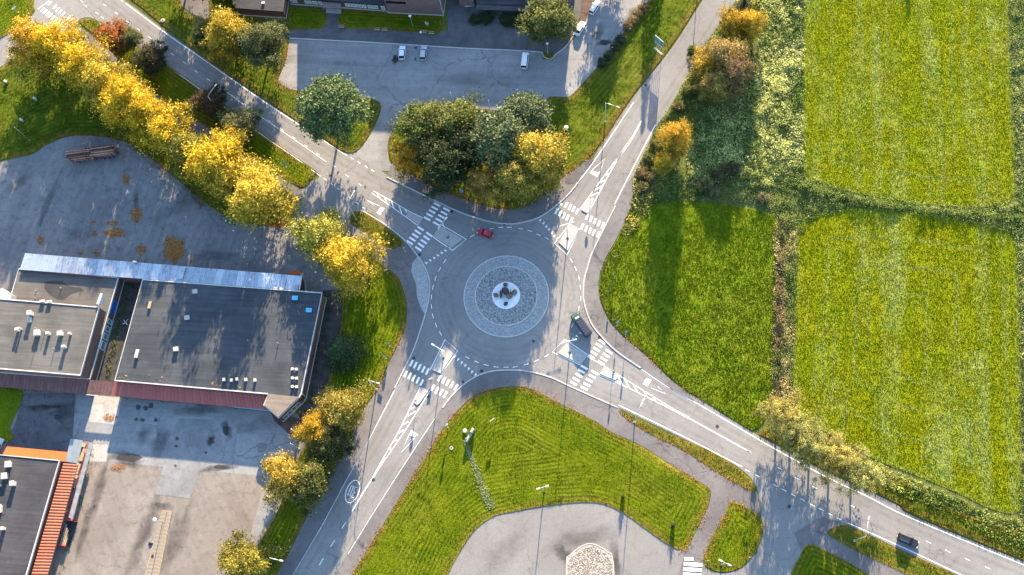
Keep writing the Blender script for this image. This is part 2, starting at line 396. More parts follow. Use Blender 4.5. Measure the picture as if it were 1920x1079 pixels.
stone('boulder', (.11, .075, .06), (.20, .14, .115), 3); stone('granite_dark', (.03, .028, .028), (.07, .06, .058), 4); stone('sett', (.26, .26, .25), (.36, .36, .345), 6)
flat('disc', (.68, .69, .68), .7, 0, .08, 1.0)
b = NB('litter'); v = b.attr('v'); M['litter'] = b.done(b.ramp(v, [(0, (.14, .055, .014)), (.4, (.33, .12, .025)), (.75, (.42, .18, .045)), (1, (.46, .28, .08))]), .85, spec=.1, translucent=.15)
# ================================================================== the ground
def slab(name, pts, z, mat, sm=True, depth=.25, kind='structure', parent=None):
    w = wpoly(pts, z, True, sm)
    mb = MB().prism([(p.x, p.y) for p in w], z - depth, z)
    o = mb.build(name, M[mat], parent, fix=False)
    me = o.data; bm = bmesh.new(); bm.from_mesh(me); bmesh.ops.triangulate(bm, faces=[f for f in bm.faces if len(f.verts) > 4]); bm.to_mesh(me); bm.free()
    if parent is None: tag(o, kind=kind)
    return o
def soft_mark(parent, x, y, rx, ry, rz, z, seed, mat='tyre_wear', amt=1.0):
    r = random.Random(seed); c = G(x, y, z); n = 18; V = [tuple(c)]; E_ = [amt]; F = []
    for ring_, (k, e) in enumerate(((.45, amt * .8), (1.0, 0.0))):
        for i in range(n):
            a_ = 2 * PI * i / n; w = k * (1 + .28 * math.sin(2 * a_ + seed) + .18 * math.sin(5 * a_ + 2 * seed) * k); u, v = rx * math.cos(a_) * w, ry * math.sin(a_) * w
            V.append((c.x + u * math.cos(rz) - v * math.sin(rz), c.y + u * math.sin(rz) + v * math.cos(rz), z)); E_.append(e)
    for i in range(n):
        j = (i + 1) % n; F += [(0, 1 + i, 1 + j), (1 + i, 1 + n + i, 1 + n + j, 1 + j)]
    me = bpy.data.meshes.new('stain'); me.from_pydata(V, [], F); me.materials.append(M[mat]); at = me.attributes.new('edge', 'FLOAT', 'POINT'); at.data.foreach_set('value', E_)
    return link('stain', me, parent)
def ribbon(name, pts, width, z, mat, parent=None, height=0.0, sm=True, closed=False, world_pts=None, kind=None):
    w = world_pts or wpoly(pts, z, closed, sm)
    n = len(w); L = []; R = []
    for i in range(n):
        a = w[i - 1] if (closed or i > 0) else w[i]; c = w[(i + 1) % n] if (closed or i < n - 1) else w[i]
        d = (c - a); d.z = 0; d.normalize(); nn = Vector((-d.y, d.x, 0)) * width / 2
        L.append(w[i] + nn); R.append(w[i] - nn)
    mb = MB(); m = n if closed else n - 1
    if not height:
        mb.add(L + R, [(i, n + i, n + (i + 1) % n, (i + 1) % n) for i in range(m)])
    else:
        dn = Vector((0, 0, height))
        vs = L + R + [p - dn for p in L] + [p - dn for p in R]; fs = []
        for i in range(m):
            j = (i + 1) % n
            fs += [(i, n + i, n + j, j), (i, j, 2 * n + j, 2 * n + i), (n + j, n + i, 3 * n + i, 3 * n + j)]
        if not closed: fs += [(0, 2 * n, 3 * n, n), (n - 1, 2 * n - 1, 4 * n - 1, 3 * n - 1)]
        mb.add(vs, fs)
    o = mb.build(name, M[mat], parent, fix=True)
    if kind: tag(o, kind=kind)
    return o
def blades(poly, z, dens, h, wd, mat, parent, lump=0.0, seed=0, name='grass_blades', hfun=None):
    r = np.random.default_rng(seed + 50)
    x, y = rand_in(poly, dens, r); n = len(x)
    if n == 0: return None
    e = edge_dist(x, y, poly); a = r.uniform(0, 2 * PI, n); s = r.uniform(.6, 1.4, n)
    zz = z + lump * vnoise(x, y, 1.3, seed)
    if hfun is not None: zz = zz + hfun(x, y)
    dx, dy = np.cos(a) * wd * s, np.sin(a) * wd * s
    lx, ly = r.normal(0, .5, n) * h, r.normal(0, .5, n) * h
    V = np.zeros((n, 3, 3)); V[:, 0] = np.stack([x - dx, y - dy, zz], 1); V[:, 1] = np.stack([x + dx, y + dy, zz], 1)
    V[:, 2] = np.stack([x + lx, y + ly, zz + h * s], 1)
    o = link(name, np_mesh(name, V, 3, M[mat], {'edge': e}), parent); tag(o, kind='stuff'); return o
def lawn(name, pts, z, mat, grid=1.0, dens=10, h=.16, wd=.09, relief=.05, lump=.0, seed=0, sm=True, hfun=None):
    w = wpoly(pts, z, True, sm); poly = [(p.x, p.y) for p in w]
    xs = np.array([p[0] for p in poly]); ys = np.array([p[1] for p in poly])
    gx, gy = np.meshgrid(np.arange(xs.min(), xs.max(), grid), np.arange(ys.min(), ys.max(), grid))
    r = np.random.default_rng(seed); gx = gx.ravel() + r.uniform(-.3, .3, gx.size) * grid; gy = gy.ravel() + r.uniform(-.3, .3, gy.size) * grid
    k = inside(gx, gy, poly); gx, gy = gx[k], gy[k]; e = edge_dist(gx, gy, poly); k = e > grid * .45; gx, gy, e = gx[k], gy[k], e[k]
    nb = len(poly)
    co = [Vector(p) for p in poly] + [Vector((a, b_)) for a, b_ in zip(gx, gy)]
    vs, _, fs, ov, _, _ = geometry.delaunay_2d_cdt(co, [], [list(range(nb))], 1, 1e-4)
    ed = np.concatenate([np.zeros(nb), e])
    zs = [z] * nb + list(z + relief * 2 * (vnoise(gx, gy, 1.7, seed) - .3) * np.clip(e, 0, 1) + relief * (vnoise(gx, gy, .8, seed + 1) - .5))
    if hfun is not None: zs = zs[:nb] + list(np.array(zs[nb:]) + hfun(gx, gy))
    V = []; EV = []
    for i, v in enumerate(vs):
        s = ov[i][0] if ov[i] else 0
        V.append((v.x, v.y, zs[s])); EV.append(ed[s])
    F = [tuple(f) for f in fs]
    b0 = len(V); V += [(p[0], p[1], z - .3) for p in poly]; EV += [0] * nb
    F += [(i, b0 + i, b0 + (i + 1) % nb, (i + 1) % nb) for i in range(nb)]
    me = bpy.data.meshes.new(name); me.from_pydata(V, [], F); me.materials.append(M[mat])
    at = me.attributes.new('edge', 'FLOAT', 'POINT'); at.data.foreach_set('value', EV)
    bm = bmesh.new(); bm.from_mesh(me); bmesh.ops.recalc_face_normals(bm, faces=bm.faces)
    up = sum(f.normal.z for f in bm.faces)
    if up < 0: bmesh.ops.reverse_faces(bm, faces=bm.faces)
    bm.to_mesh(me); bm.free()
    o = link(name, me); tag(o, kind='structure')
    if dens: blades(poly, z, dens, h, wd, mat + '_blade', o, lump, seed, hfun=hfun)
    return o, poly

g = MB(); g.add([(-900, -700, 0), (900, -700, 0), (900, 1100, 0), (-900, 1100, 0)], [(0, 1, 2, 3)]); tag(g.build('ground', M['rough']), kind='structure')

ROAD = [(100, -90, 1), (243, 8), (310, 58), (400, 122), (506, 195), (600, 257), (640, 283), (690, 305), (728, 330), (741, 340), (815, 376), (860, 397), (897, 410), (930, 418), (960, 420), (980, 417), (1010, 408), (1040, 388), (1070, 360), (1081, 345), (1105, 308), (1130, 270), (1186, 185), (1262, 87), (1318, 0), (1378, -95, 1),
        (1442, -95, 1), (1380, 0), (1353, 40), (1313, 97), (1293, 133), (1253, 207), (1230, 240), (1187, 333), (1176, 352), (1156, 385), (1113, 468), (1102, 500), (1095, 527), (1094, 560), (1097, 575), (1108, 605), (1125, 628), (1155, 658), (1200, 689), (1250, 722), (1290, 738), (1323, 757), (1364, 783), (1420, 816), (1440, 827), (1546, 884), (1626, 920), (1686, 950), (1716, 970), (1920, 1054), (2080, 1115, 1),
        (2040, 1190, 1), (1920, 1135), (1806, 1083), (1700, 1036), (1590, 985), (1540, 975), (1515, 1010), (1470, 1170, 1), (1395, 1170, 1), (1424, 1000), (1424, 930), (1392, 882), (1300, 832), (1160, 765), (1103, 740), (1063, 722), (1033, 708), (993, 697), (960, 694), (923, 696), (895, 705), (868, 722), (843, 747), (813, 789), (753, 880), (702, 960), (653, 1039), (600, 1120), (560, 1185, 1),
        (480, 1185, 1), (548, 1079), (603, 986), (660, 880), (687, 833), (743, 720), (767, 673), (780, 643), (797, 590), (804, 560), (805, 527), (796, 500), (782, 479), (759, 451), (723, 422), (683, 397), (640, 430), (590, 410), (555, 385), (575, 345), (600, 329), (552, 293), (484, 245), (360, 155), (297, 112), (200, 50), (160, 33), (120, 58), (0, 126), (-130, 196, 1), (-130, 134, 1), (0, 72), (60, 28), (62, -90, 1)]
road = slab('road', ROAD, .04, 'road', sm=True)
_b = NB('tyre_wear'); _w = _b.done((.085, .083, .082), .85, spec=.2)
_t = _b.t; _o = [n for n in _t.nodes if n.type == 'OUTPUT_MATERIAL'][0]; _p = [n for n in _t.nodes if n.type == 'BSDF_PRINCIPLED'][0]
_tr = _t.nodes.new('ShaderNodeBsdfTransparent'); _mx = _t.nodes.new('ShaderNodeMixShader')
_b.put(_mx.inputs[0], _b.math('MULTIPLY', _b.ramp(_b.noise(.35, 4, .65), [(.35, .02), (.65, .12)]), _b.ramp(_b.attr('edge'), [(0, 0.0), (1, 1.0)])))
_t.links.new(_tr.outputs[0], _mx.inputs[1]); _t.links.new(_p.outputs[0], _mx.inputs[2]); _t.links.new(_mx.outputs[0], _o.inputs[0]); M['tyre_wear'] = _w
def wear(pts, closed=False, world_pts=None, offs=(-.8, .8)):
    c = world_pts or wpoly(pts, .052, closed); n = len(c)
    for of in offs:
        V = []; E_ = []
        for i in range(n):
            a_ = c[i - 1] if (closed or i > 0) else c[i]; d_ = c[(i + 1) % n] if (closed or i < n - 1) else c[i]
            d = d_ - a_; d.z = 0; d.normalize(); nn = Vector((-d.y, d.x, 0))
            for q, e in ((-.55, 0), (-.2, 1), (.2, 1), (.55, 0)): V.append(tuple(c[i] + nn * (of + q))); E_.append(e)
        m = n if closed else n - 1; F = [(4 * i + k, 4 * ((i + 1) % n) + k, 4 * ((i + 1) % n) + k + 1, 4 * i + k + 1) for i in range(m) for k in range(3)]
        me = bpy.data.meshes.new('tyre_wear'); me.from_pydata(V, [], F); me.materials.append(M['tyre_wear'])
        at = me.attributes.new('edge', 'FLOAT', 'POINT'); at.data.foreach_set('value', E_)
        link('tyre_wear', me, road)
for i, l in enumerate([[(1362, -90), (1300, 30), (1225, 140), (1150, 258), (1105, 325), (1070, 380)], [(1420, -90), (1368, 0), (1308, 95), (1212, 245), (1150, 365), (1108, 445)], [(1104, 600), (1130, 645), (1180, 695), (1260, 745), (1400, 830), (1560, 910), (1750, 1000), (1920, 1072), (2050, 1125)], [(1040, 698), (1100, 726), (1200, 772), (1350, 845), (1500, 925), (1700, 1020), (1850, 1085), (2000, 1150)], [(800, 640), (770, 705), (720, 805), (660, 905), (590, 1030), (520, 1150)], [(888, 698), (850, 735), (790, 810), (720, 920), (650, 1030), (580, 1150)], [(900, 425), (800, 385), (700, 335), (600, 275), (450, 175), (330, 95), (170, -20)], [(770, 450), (740, 425), (680, 375), (560, 285), (420, 190), (300, 105), (200, 35), (120, -30)]]): wear(l)

slab('yard_pavement', [(-140, 350, 1), (0, 305), (60, 290), (87, 273), (140, 255), (230, 265), (300, 310), (347, 350), (400, 392), (450, 415), (540, 425), (552, 380, 1), (575, 352, 1), (640, 380), (690, 440), (660, 480), (632, 548, 1), (622, 572, 1), (560, 580, 1), (20, 580, 1), (-140, 560, 1)], .03, 'yard', sm=True)
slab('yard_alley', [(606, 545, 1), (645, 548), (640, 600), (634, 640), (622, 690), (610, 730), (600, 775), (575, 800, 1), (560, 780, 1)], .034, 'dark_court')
slab('south_yard', [(-140, 700, 1), (520, 745, 1), (580, 800), (570, 840), (540, 900), (524, 950), (488, 1016), (465, 1060), (400, 1190, 1), (-140, 1190, 1)], .032, 'yard_south')
slab('old_asphalt', [(40, 738, 1), (142, 738, 1), (132, 870, 1), (10, 870, 1), (12, 830), (30, 790)], .042, 'yard_old')
slab('hall_shade_tint', [(142, 738, 1), (515, 772, 1), (560, 800, 1), (552, 850), (535, 897, 1), (300, 875, 1), (205, 865, 1), (206, 838, 1), (160, 830, 1), (134, 865, 1)], .038, 'parking')  # cooler slab in the outline of the hall's shadow, shade put into the colour
slab('concrete_slab', [(177, 742, 1), (229, 746, 1), (217, 797, 1), (166, 791, 1)], .052, 'concrete', sm=False)
slab('concrete_slab', [(170, 833, 1), (205, 835, 1), (199, 866, 1), (163, 866, 1)], .05, 'concrete', sm=False)
slab('asphalt_patch', [(335, 785, 1), (445, 789, 1), (441, 850), (425, 872), (380, 882), (355, 935, 1), (290, 927, 1), (305, 880), (316, 830)], .054, 'patch')
slab('asphalt_patch', [(500, 880, 1), (525, 900, 1), (515, 960, 1), (480, 1010, 1), (470, 1000, 1), (487, 940)], .044, 'parking')
slab('entrance_paving', [(505, 768, 1), (560, 785, 1), (600, 760), (602, 800), (580, 820), (552, 824, 1), (515, 790, 1)], .058, 'red_paving')
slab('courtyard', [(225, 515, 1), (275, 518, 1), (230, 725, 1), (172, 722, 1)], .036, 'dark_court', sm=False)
slab('parking_lot', [(543, 72, 1), (1022, 99, 1), (1040, 104), (1062, 84), (1090, 40), (1112, -90, 1), (1250, -90, 1), (1216, 0), (1180, 45), (1147, 97), (1107, 140), (1077, 173), (1067, 182), (1030, 182), (1018, 198), (990, 208), (948, 208), (883, 203), (813, 200), (770, 207), (748, 230), (728, 263), (729, 300), (735, 318), (700, 318), (640, 286), (668, 284), (697, 247), (715, 202), (700, 186), (640, 178), (557, 170), (530, 160), (522, 150), (536, 115)], .034, 'parking')
slab('school_pavement', [(520, 60, 1), (600, 50, 1), (607, -10, 1), (640, -10, 1), (640, 45, 1), (840, 58, 1), (838, -20, 1), (1090, -20, 1), (1088, 30), (1062, 84, 1), (1040, 103, 1), (1022, 99, 1), (543, 72, 1)], .13, 'pavement', sm=False)
PATHS = [
    [(725, 330, 1), (741, 340), (815, 376), (860, 397), (897, 410), (930, 418), (960, 420), (980, 417), (1010, 408), (1040, 388), (1070, 360), (1081, 345), (1112, 300, 1), (1100, 300), (1070, 323), (1061, 328), (1025, 361), (1001, 381), (965, 393), (929, 390), (893, 381), (845, 364), (796, 340), (765, 323), (735, 306, 1)],
    [(1187, 330, 1), (1172, 350), (1153, 388), (1113, 468), (1102, 500), (1095, 527), (1094, 560), (1097, 575), (1108, 605), (1125, 628), (1155, 658), (1200, 689), (1256, 727), (1300, 752, 1), (1287, 736), (1254, 709), (1207, 664), (1172, 635), (1143, 603), (1125, 565), (1122, 530), (1133, 490), (1160, 440), (1184, 386), (1188, 350)],
    [(620, 1090, 1), (653, 1039), (702, 960), (753, 880), (813, 789), (843, 747), (868, 722), (895, 705), (923, 696), (960, 694), (993, 697), (1033, 708), (1063, 722), (1103, 740), (1160, 765), (1173, 784), (1219, 814), (1276, 842), (1343, 885), (1402, 919), (1424, 930), (1424, 985, 1), (1372, 941, 1), (1359, 966), (1336, 1006), (1318, 1049), (1290, 1120, 1), (1260, 1120, 1), (1286, 1034), (1309, 989), (1329, 946), (1332, 920), (1313, 905), (1259, 873), (1206, 838), (1146, 810), (1100, 780), (1050, 757), (1003, 732), (960, 725), (916, 732), (879, 750), (833, 800), (796, 860), (756, 923), (709, 999), (655, 1085), (620, 1140, 1), (590, 1140, 1)],
    [(668, 400, 1), (683, 397), (723, 422), (759, 451), (782, 479), (796, 500), (805, 527), (804, 560), (797, 590), (780, 643), (767, 673), (743, 720), (687, 833), (660, 880), (603, 986), (548, 1079), (500, 1160, 1), (460, 1160, 1), (526, 1066), (580, 960), (626, 880), (656, 830), (663, 806), (686, 763), (714, 720), (730, 680), (757, 623), (763, 580), (757, 547), (743, 517), (710, 490), (684, 462), (650, 430), (648, 410)],
    [(100, 62, 1), (150, 52, 1), (200, 90), (250, 140), (330, 205), (400, 245), (480, 305), (548, 345), (566, 362), (545, 372), (490, 335), (390, 268), (300, 205), (200, 120), (130, 85)],
    [(1580, 1019, 1), (1640, 1049), (1699, 1076), (1760, 1110, 1), (1700, 1130, 1), (1630, 1080), (1556, 1038), (1505, 1035, 1), (1490, 1000, 1), (1540, 970, 1), (1590, 984, 1), (1551, 1000, 1)],
]
pth = [slab('footpath', p, .10 + .004 * i, 'path') for i, p in enumerate(PATHS)]
slab('rough_apron', [(1061, 330), (1078, 315), (1100, 302), (1112, 300, 1), (1078, 345, 1), (1060, 345)], .118, 'pavement')
slab('path_repair', [(1219, 815, 1), (1204, 837, 1), (1110, 787), (1050, 757), (1003, 732), (1000, 712), (1063, 728), (1103, 746), (1160, 772), (1173, 788)], .116, 'path')
slab('car_park', [(855, 1046), (889, 996), (926, 968), (960, 960), (1003, 952), (1053, 945), (1103, 942), (1136, 947), (1173, 965), (1233, 1008), (1269, 1030), (1286, 1033), (1318, 1050), (1323, 1064), (1352, 1075), (1389, 1066), (1416, 1038, 1), (1430, 1190, 1), (780, 1190, 1), (838, 1082)], .05, 'carpark')
slab('school_path', [(318, -60, 1), (385, -60, 1), (392, 30), (372, 32), (345, 14), (330, -5)], .06, 'path')
slab('stone_paving', [(783, 482), (773, 493), (771, 510), (780, 533), (783, 560), (796, 588), (802, 560), (803, 527), (794, 499)], .135, 'sett')
slab('gravel_drive', [(1088, -90, 1), (1112, -90, 1), (1118, -5), (1082, 62), (1062, 88), (1078, 40)], .06, 'red_paving')

# ---- grass
_mc = G(1238, 886)
def mound(x, y):
    dx, dy = (x - _mc.x), (y - _mc.y); u = dx * .86 + dy * -.5; v = dx * .5 + dy * .86
    return .42 * np.exp(-(u / 6.5) ** 2 - (v / 3.5) ** 2)
lawn('south_lawn', [(916, 733), (960, 726), (1003, 733), (1050, 758), (1100, 781), (1146, 811), (1206, 839), (1259, 874), (1313, 906), (1331, 921), (1328, 946), (1308, 989), (1285, 1032), (1269, 1030), (1233, 1008), (1173, 965), (1136, 947), (1103, 942), (1053, 945), (1003, 952), (960, 960), (926, 968), (889, 996), (856, 1046), (838, 1082), (790, 1190, 1), (590, 1190, 1), (660, 1077), (710, 999), (757, 923), (797, 860), (834, 800), (880, 751)], .15, 'lawn', 1.0, 14, .13, .08, .05, seed=1, hfun=mound)
lawn('verge', [(1160, 770), (1190, 783), (1243, 810), (1326, 843), (1376, 873), (1409, 901), (1416, 923), (1402, 919), (1343, 885), (1276, 842), (1219, 814), (1173, 785)], .15, 'verge', .8, 14, seed=2)
lawn('verge', [(1372, 941), (1422, 966), (1431, 996), (1416, 1036), (1389, 1064), (1352, 1073), (1323, 1062), (1318, 1049), (1336, 1006), (1359, 966)], .15, 'lawn', .9, 14, seed=3)
lawn('verge', [(1551, 998), (1586, 985), (1626, 1003), (1706, 1039), (1800, 1081), (1920, 1138), (1900, 1170), (1699, 1077), (1640, 1050), (1580, 1020)], .15, 'verge', .9, 14, seed=4)
lawn('verge', [(1516, 1021), (1556, 1036), (1630, 1078), (1720, 1140, 1), (1680, 1190, 1), (1455, 1190, 1), (1483, 1079), (1500, 1043)], .15, 'lawn', 1.0, 12, seed=5)
lawn('west_lawn', [(710, 490), (743, 518), (756, 547), (762, 580), (756, 623), (729, 680), (713, 720), (685, 763), (662, 806), (655, 830), (625, 880), (579, 960), (525, 1066), (460, 1170, 1), (405, 1170, 1), (465, 1060), (488, 1016), (524, 950), (540, 900), (570, 840), (604, 800), (613, 740), (622, 690), (634, 640), (640, 600), (642, 550), (626, 508), (600, 476), (612, 450), (652, 452), (690, 474)], .15, 'lawn', 1.0, 14, .16, .09, .06, seed=6)
lawn('verge', [(658, 402), (667, 396), (681, 397), (721, 424), (757, 454), (753, 462), (738, 467), (723, 464), (711, 451), (677, 432), (656, 417)], .15, 'verge', .7, 18, seed=7)
lawn('verge', [(190, 65), (297, 116), (360, 158), (484, 249), (552, 297), (580, 313), (587, 330), (573, 350), (547, 344), (493, 308), (400, 243), (330, 203), (250, 138)], .16, 'lawn', .9, 16, seed=8)
lawn('verge', [(148, 40), (165, 36), (192, 42), (200, 60), (215, 80), (190, 72), (165, 55)], .15, 'lawn', .8, 14, seed=9)
lawn('tree_row_bank', [(125, 85), (200, 122), (300, 207), (390, 270), (490, 337), (545, 374), (540, 405), (530, 420), (450, 414), (400, 391), (347, 349), (300, 309), (230, 264), (140, 253), (87, 270), (60, 287), (0, 300), (-140, 345, 1), (-140, 205, 1), (0, 130), (40, 105), (80, 85)], .15, 'verge', 1.0, 16, .2, .1, .1, seed=10)
lawn('roadside_lawn', [(62, -90, 1), (62, 10), (66, 19), (57, 31), (0, 72), (-130, 132, 1), (-130, -90, 1)], .15, 'lawn', 1.2, 10, seed=11)
lawn('school_lawn', [(120, -90, 1), (250, 2), (315, 55), (402, 120), (508, 194), (602, 256), (640, 282), (668, 283), (696, 247), (714, 202), (700, 188), (640, 180), (557, 171), (528, 160), (520, 150), (534, 115), (540, 85), (530, 60), (560, 55, 1), (455, 30, 1), (430, -90, 1), (385, -90, 1), (392, 32), (372, 34), (343, 16), (320, -90, 1)], .15, 'verge', 1.0, 14, .15, .09, .08, seed=12)
lawn('front_lawn', [(541, 14, 1), (600, 17, 1), (612, 25), (612, 45), (603, 54), (545, 56, 1), (536, 38, 1)], .19, 'lawn', .9, 14, seed=13)
lawn('front_lawn', [(638, 17, 1), (728, 24, 1), (831, 30, 1), (833, 50), (822, 64), (770, 60), (700, 55), (648, 53), (634, 45)], .19, 'lawn', .9, 14, seed=14)
lawn('grove_floor', [(770, 208), (813, 201), (883, 204), (948, 209), (990, 209), (1019, 199), (1032, 182), (1067, 183), (1078, 174), (1108, 141), (1148, 98), (1181, 46), (1217, 1), (1252, -90, 1), (1375, -95, 1), (1314, 0), (1258, 87), (1182, 185), (1126, 268), (1098, 301), (1070, 322), (1060, 327), (1024, 360), (1000, 380), (965, 392), (929, 389), (893, 380), (845, 363), (796, 339), (766, 322), (735, 304), (730, 263), (749, 231)], .15, 'verge', 1.0, 14, .15, .09, .1, seed=15)
lawn('kerb_bed', [(1016, 98), (1042, 103), (1034, 113), (1018, 110)], .16, 'verge', .5, 14, seed=16)
lawn('yard_lawn', [(-140, 700, 1), (20, 728, 1), (43, 735), (35, 765), (18, 800), (12, 830), (-140, 840, 1)], .14, 'meadow', 1.0, 14, seed=17)
lawn('hay_field', [(1508, -120, 1), (1505, 120), (1504, 270), (1508, 325), (1524, 342), (1590, 359), (1700, 379), (1800, 389), (1876, 387), (1900, 365), (1903, 300), (1894, 150), (1885, -120, 1)], .05, 'hay', .8, 26, .16, .10, .05, .05, seed=18)
lawn('hay_field', [(1492, 520), (1494, 435), (1510, 408), (1600, 392), (1740, 401), (1850, 421), (1904, 450), (1910, 560), (1912, 760), (1914, 930), (1905, 962), (1860, 955), (1780, 918), (1700, 885), (1640, 862), (1560, 815), (1500, 785), (1486, 700)], .05, 'hay', .8, 26, .16, .10, .05, .05, seed=19)
lawn('meadow', [(1190, 386), (1290, 378), (1400, 390), (1440, 402), (1457, 420), (1452, 560), (1447, 740), (1425, 800), (1410, 807), (1364, 779), (1323, 753), (1290, 733), (1254, 705), (1209, 662), (1174, 633), (1145, 602), (1128, 565), (1125, 530), (1135, 490), (1162, 440)], .08, 'meadow', .75, 24, .22, .12, .09, .08, seed=20)
lawn('roadside_verge', [(1425, 812), (1440, 822), (1546, 880), (1626, 916), (1686, 946), (1716, 966), (1920, 1050), (2100, 1115, 1), (2100, 1060, 1), (1920, 1000), (1800, 960), (1720, 915), (1640, 870), (1560, 830), (1480, 790)], .13, 'verge', 1.0, 14, .3, .12, .15, .1, seed=21)
lawn('hay_field', [(1925, 440, 1), (1925, 1000, 1), (2130, 1060, 1), (2130, 400, 1)], .05, 'hay', 1.6, 10, .16, .10, .05, .05, seed=22, sm=False)

# ---- kerbs
for nm, pts in [('kerb', [(725, 332), (741, 340), (815, 376), (860, 397), (897, 410), (930, 418), (960, 420), (980, 417), (1010, 408), (1040, 388), (1070, 360), (1083, 343)]),
                ('kerb', [(1154, 386), (1113, 468), (1102, 500), (1095, 527), (1094, 560), (1097, 575), (1108, 605), (1125, 628), (1155, 658), (1201, 690)]),
                ('kerb', [(830, 765), (843, 747), (868, 722), (895, 705), (923, 696), (960, 694), (993, 697), (1033, 708), (1063, 722), (1103, 740), (1158, 764)]),
                ('kerb', [(681, 396), (723, 422), (759, 451), (782, 479), (796, 500), (805, 527), (804, 560), (797, 590), (780, 643), (767, 673), (740, 728)]),
                ('kerb', [(543, 72), (700, 80), (860, 90), (1016, 98), (1020, 108), (1033, 112), (1042, 102), (1064, 84), (1084, 48)])]:
    o = ribbon(nm, pts, .30, .18, 'kerb', height=.25); tag(o, kind='structure')

# ---- roundabout middle
RC = G(949.2, 555.5)
def ring(name, r0, r1, z0, z1, mat, n=96):
    mb = MB(); mb.loft([[(RC.x + r * math.cos(2 * PI * k / n), RC.y + r * math.sin(2 * PI * k / n), z) for k in range(n)] for r, z in ((r1, -.05), (r1, z1), (r0, z0))], cap=False)
    o = mb.build(name, M[mat], fix=True); tag(o, kind='structure'); return o
ring('apron', 7.8, 10.5, .26, .14, 'apron'); ring('apron_kerb', 10.45, 10.72, .16, .16, 'kerb'); ring('inner_kerb', 7.60, 7.86, .36, .36, 'kerb')
ring('rubble_bed', 0.5, 7.65, .36, .30, 'rubble')
mb = MB().lathe([(3.5, -.1), (3.5, .66), (3.42, .72), (.01, .74)], tuple(RC), 64); tag(mb.build('island_disc', M['disc']), kind='structure')
# loose stones of the bed
ICO = None
def rock_mesh(name, seed, mat, sub=1, rough=.25):
    bm = bmesh.new(); bmesh.ops.create_icosphere(bm, subdivisions=sub, radius=1.0); r = random.Random(seed)
    for v in bm.verts: v.co *= 1 + r.uniform(-rough, rough)
    me = bpy.data.meshes.new(name); bm.to_mesh(me); bm.free(); me.materials.append(M[mat]); return me
def scatter_rocks(name, n, fn, smin, smax, mat, seed, label=None):
    r = np.random.default_rng(seed); base = rock_mesh('tmp', seed, mat, 1, .25); co = np.array([v.co[:] for v in base.vertices]); tri = np.array([p.vertices[:] for p in base.polygons])
    P = fn(r, n); s = r.uniform(smin, smax, n); a = r.uniform(0, 2 * PI, n); nv = len(co)
    R = np.stack([np.stack([np.cos(a), -np.sin(a), 0 * a], 1), np.stack([np.sin(a), np.cos(a), 0 * a], 1), np.stack([0 * a, 0 * a, 0 * a + .7], 1)], 1)
    V = (np.einsum('nij,vj->nvi', R, co) * s[:, None, None] + P[:, None, :]).reshape(-1, 3); F = (tri[None] + (np.arange(n) * nv)[:, None, None]).reshape(-1, 3)
    me = bpy.data.meshes.new(name); me.from_pydata(V.tolist(), [], F.tolist()); me.materials.append(M[mat]); bpy.data.meshes.remove(base)
    return tag(link(name, me), label, None, None, 'stuff')
def ring_pts(r, n):
    q = np.sqrt(r.uniform(3.55 ** 2, 7.5 ** 2, n)); a = r.uniform(0, 2 * PI, n)
    return np.stack([RC.x + q * np.cos(a), RC.y + q * np.sin(a), np.full(n, .36)], 1)
scatter_rocks('rubble_stones', 4500, ring_pts, .05, .13, 'rubble', 5, 'grey and white rubble stones covering the roundabout ring')
for i, (x, y, s, lb) in enumerate([(948, 534.5, .62, 'dark red boulder on the upper rim of the white disc'), (965.5, 548.5, .8, 'reddish brown boulder on the right rim of the white disc'), (929.5, 554.5, .68, 'reddish brown boulder on the left rim of the white disc'), (948.5, 570.5, .6, 'dark grey boulder at the bottom of the white disc')]):
    me = rock_mesh('boulder', 20 + i, 'boulder' if i < 3 else 'granite_dark', 2, .14); p = G(x, y, .74)
    o = link('boulder', me, None, (p.x, p.y, .74 + s * .45)); o.scale = (s, s * .8, s * .8); o.rotation_euler = (0, 0, i * 1.3); tag(o, lb, 'boulder', 'boulders on the roundabout disc')
p = G(947.5, 551, .74); t = thing('stone_sculpture', (p.x, p.y, .74), 'dark curved stone sculpture standing in the middle of the roundabout disc', 'sculpture')
mb = MB()
for sgn, x0, hh in ((1, .1, 2.6),):
    mb.loft([[(.95 * k * math.cos(a), .75 * k * math.sin(a) + .5, z) for a in [2 * PI * i / 14 for i in range(14)]] for k, z in ((.9, 0), (1.0, .8), (.95, 1.6), (.7, 2.2), (.3, 2.5))])
mb.build('domed_stone', M['granite_dark'], t, smooth=True)
mb = MB(); mb.loft([[(-1.15 + .25 * math.cos(a) * k, -.3 + 1.0 * math.sin(a) * k, z) for a in [2 * PI * i / 12 for i in range(12)]] for k, z in ((1, 0), (.95, 1.0), (.6, 1.8), (.2, 2.1))]); mb.build('blade_stone', M['granite_dark'], t)
mb = MB(); mb.loft([[(-.5 + .2 * math.cos(a) * k, -.55 + .75 * math.sin(a) * k, z) for a in [2 * PI * i / 12 for i in range(12)]] for k, z in ((1, 0), (.9, .8), (.5, 1.3))]); mb.build('blade_stone', M['sign_back'], t)
mb = MB(); mb.loft([[(1.05 + .85 * math.cos(a) * k, -.65 + .8 * math.sin(a) * k, z) for a in [2 * PI * i / 10 for i in range(10)]] for k, z in ((1, 0), (1.05, .5), (.8, .95), (.3, 1.1))]); mb.build('rough_stone', M['boulder'], t)
mb = MB(); mb.box((1.5, .1, .7), (.08, 1.2, 1.4), .3); mb.build('blade_stone', M['dark_metal'], t)

for rr_ in (14.6, 17.6): wear(None, True, [Vector((RC.x + rr_ * math.cos(2 * PI * k / 72), RC.y + rr_ * math.sin(2 * PI * k / 72), .048)) for k in range(72)])
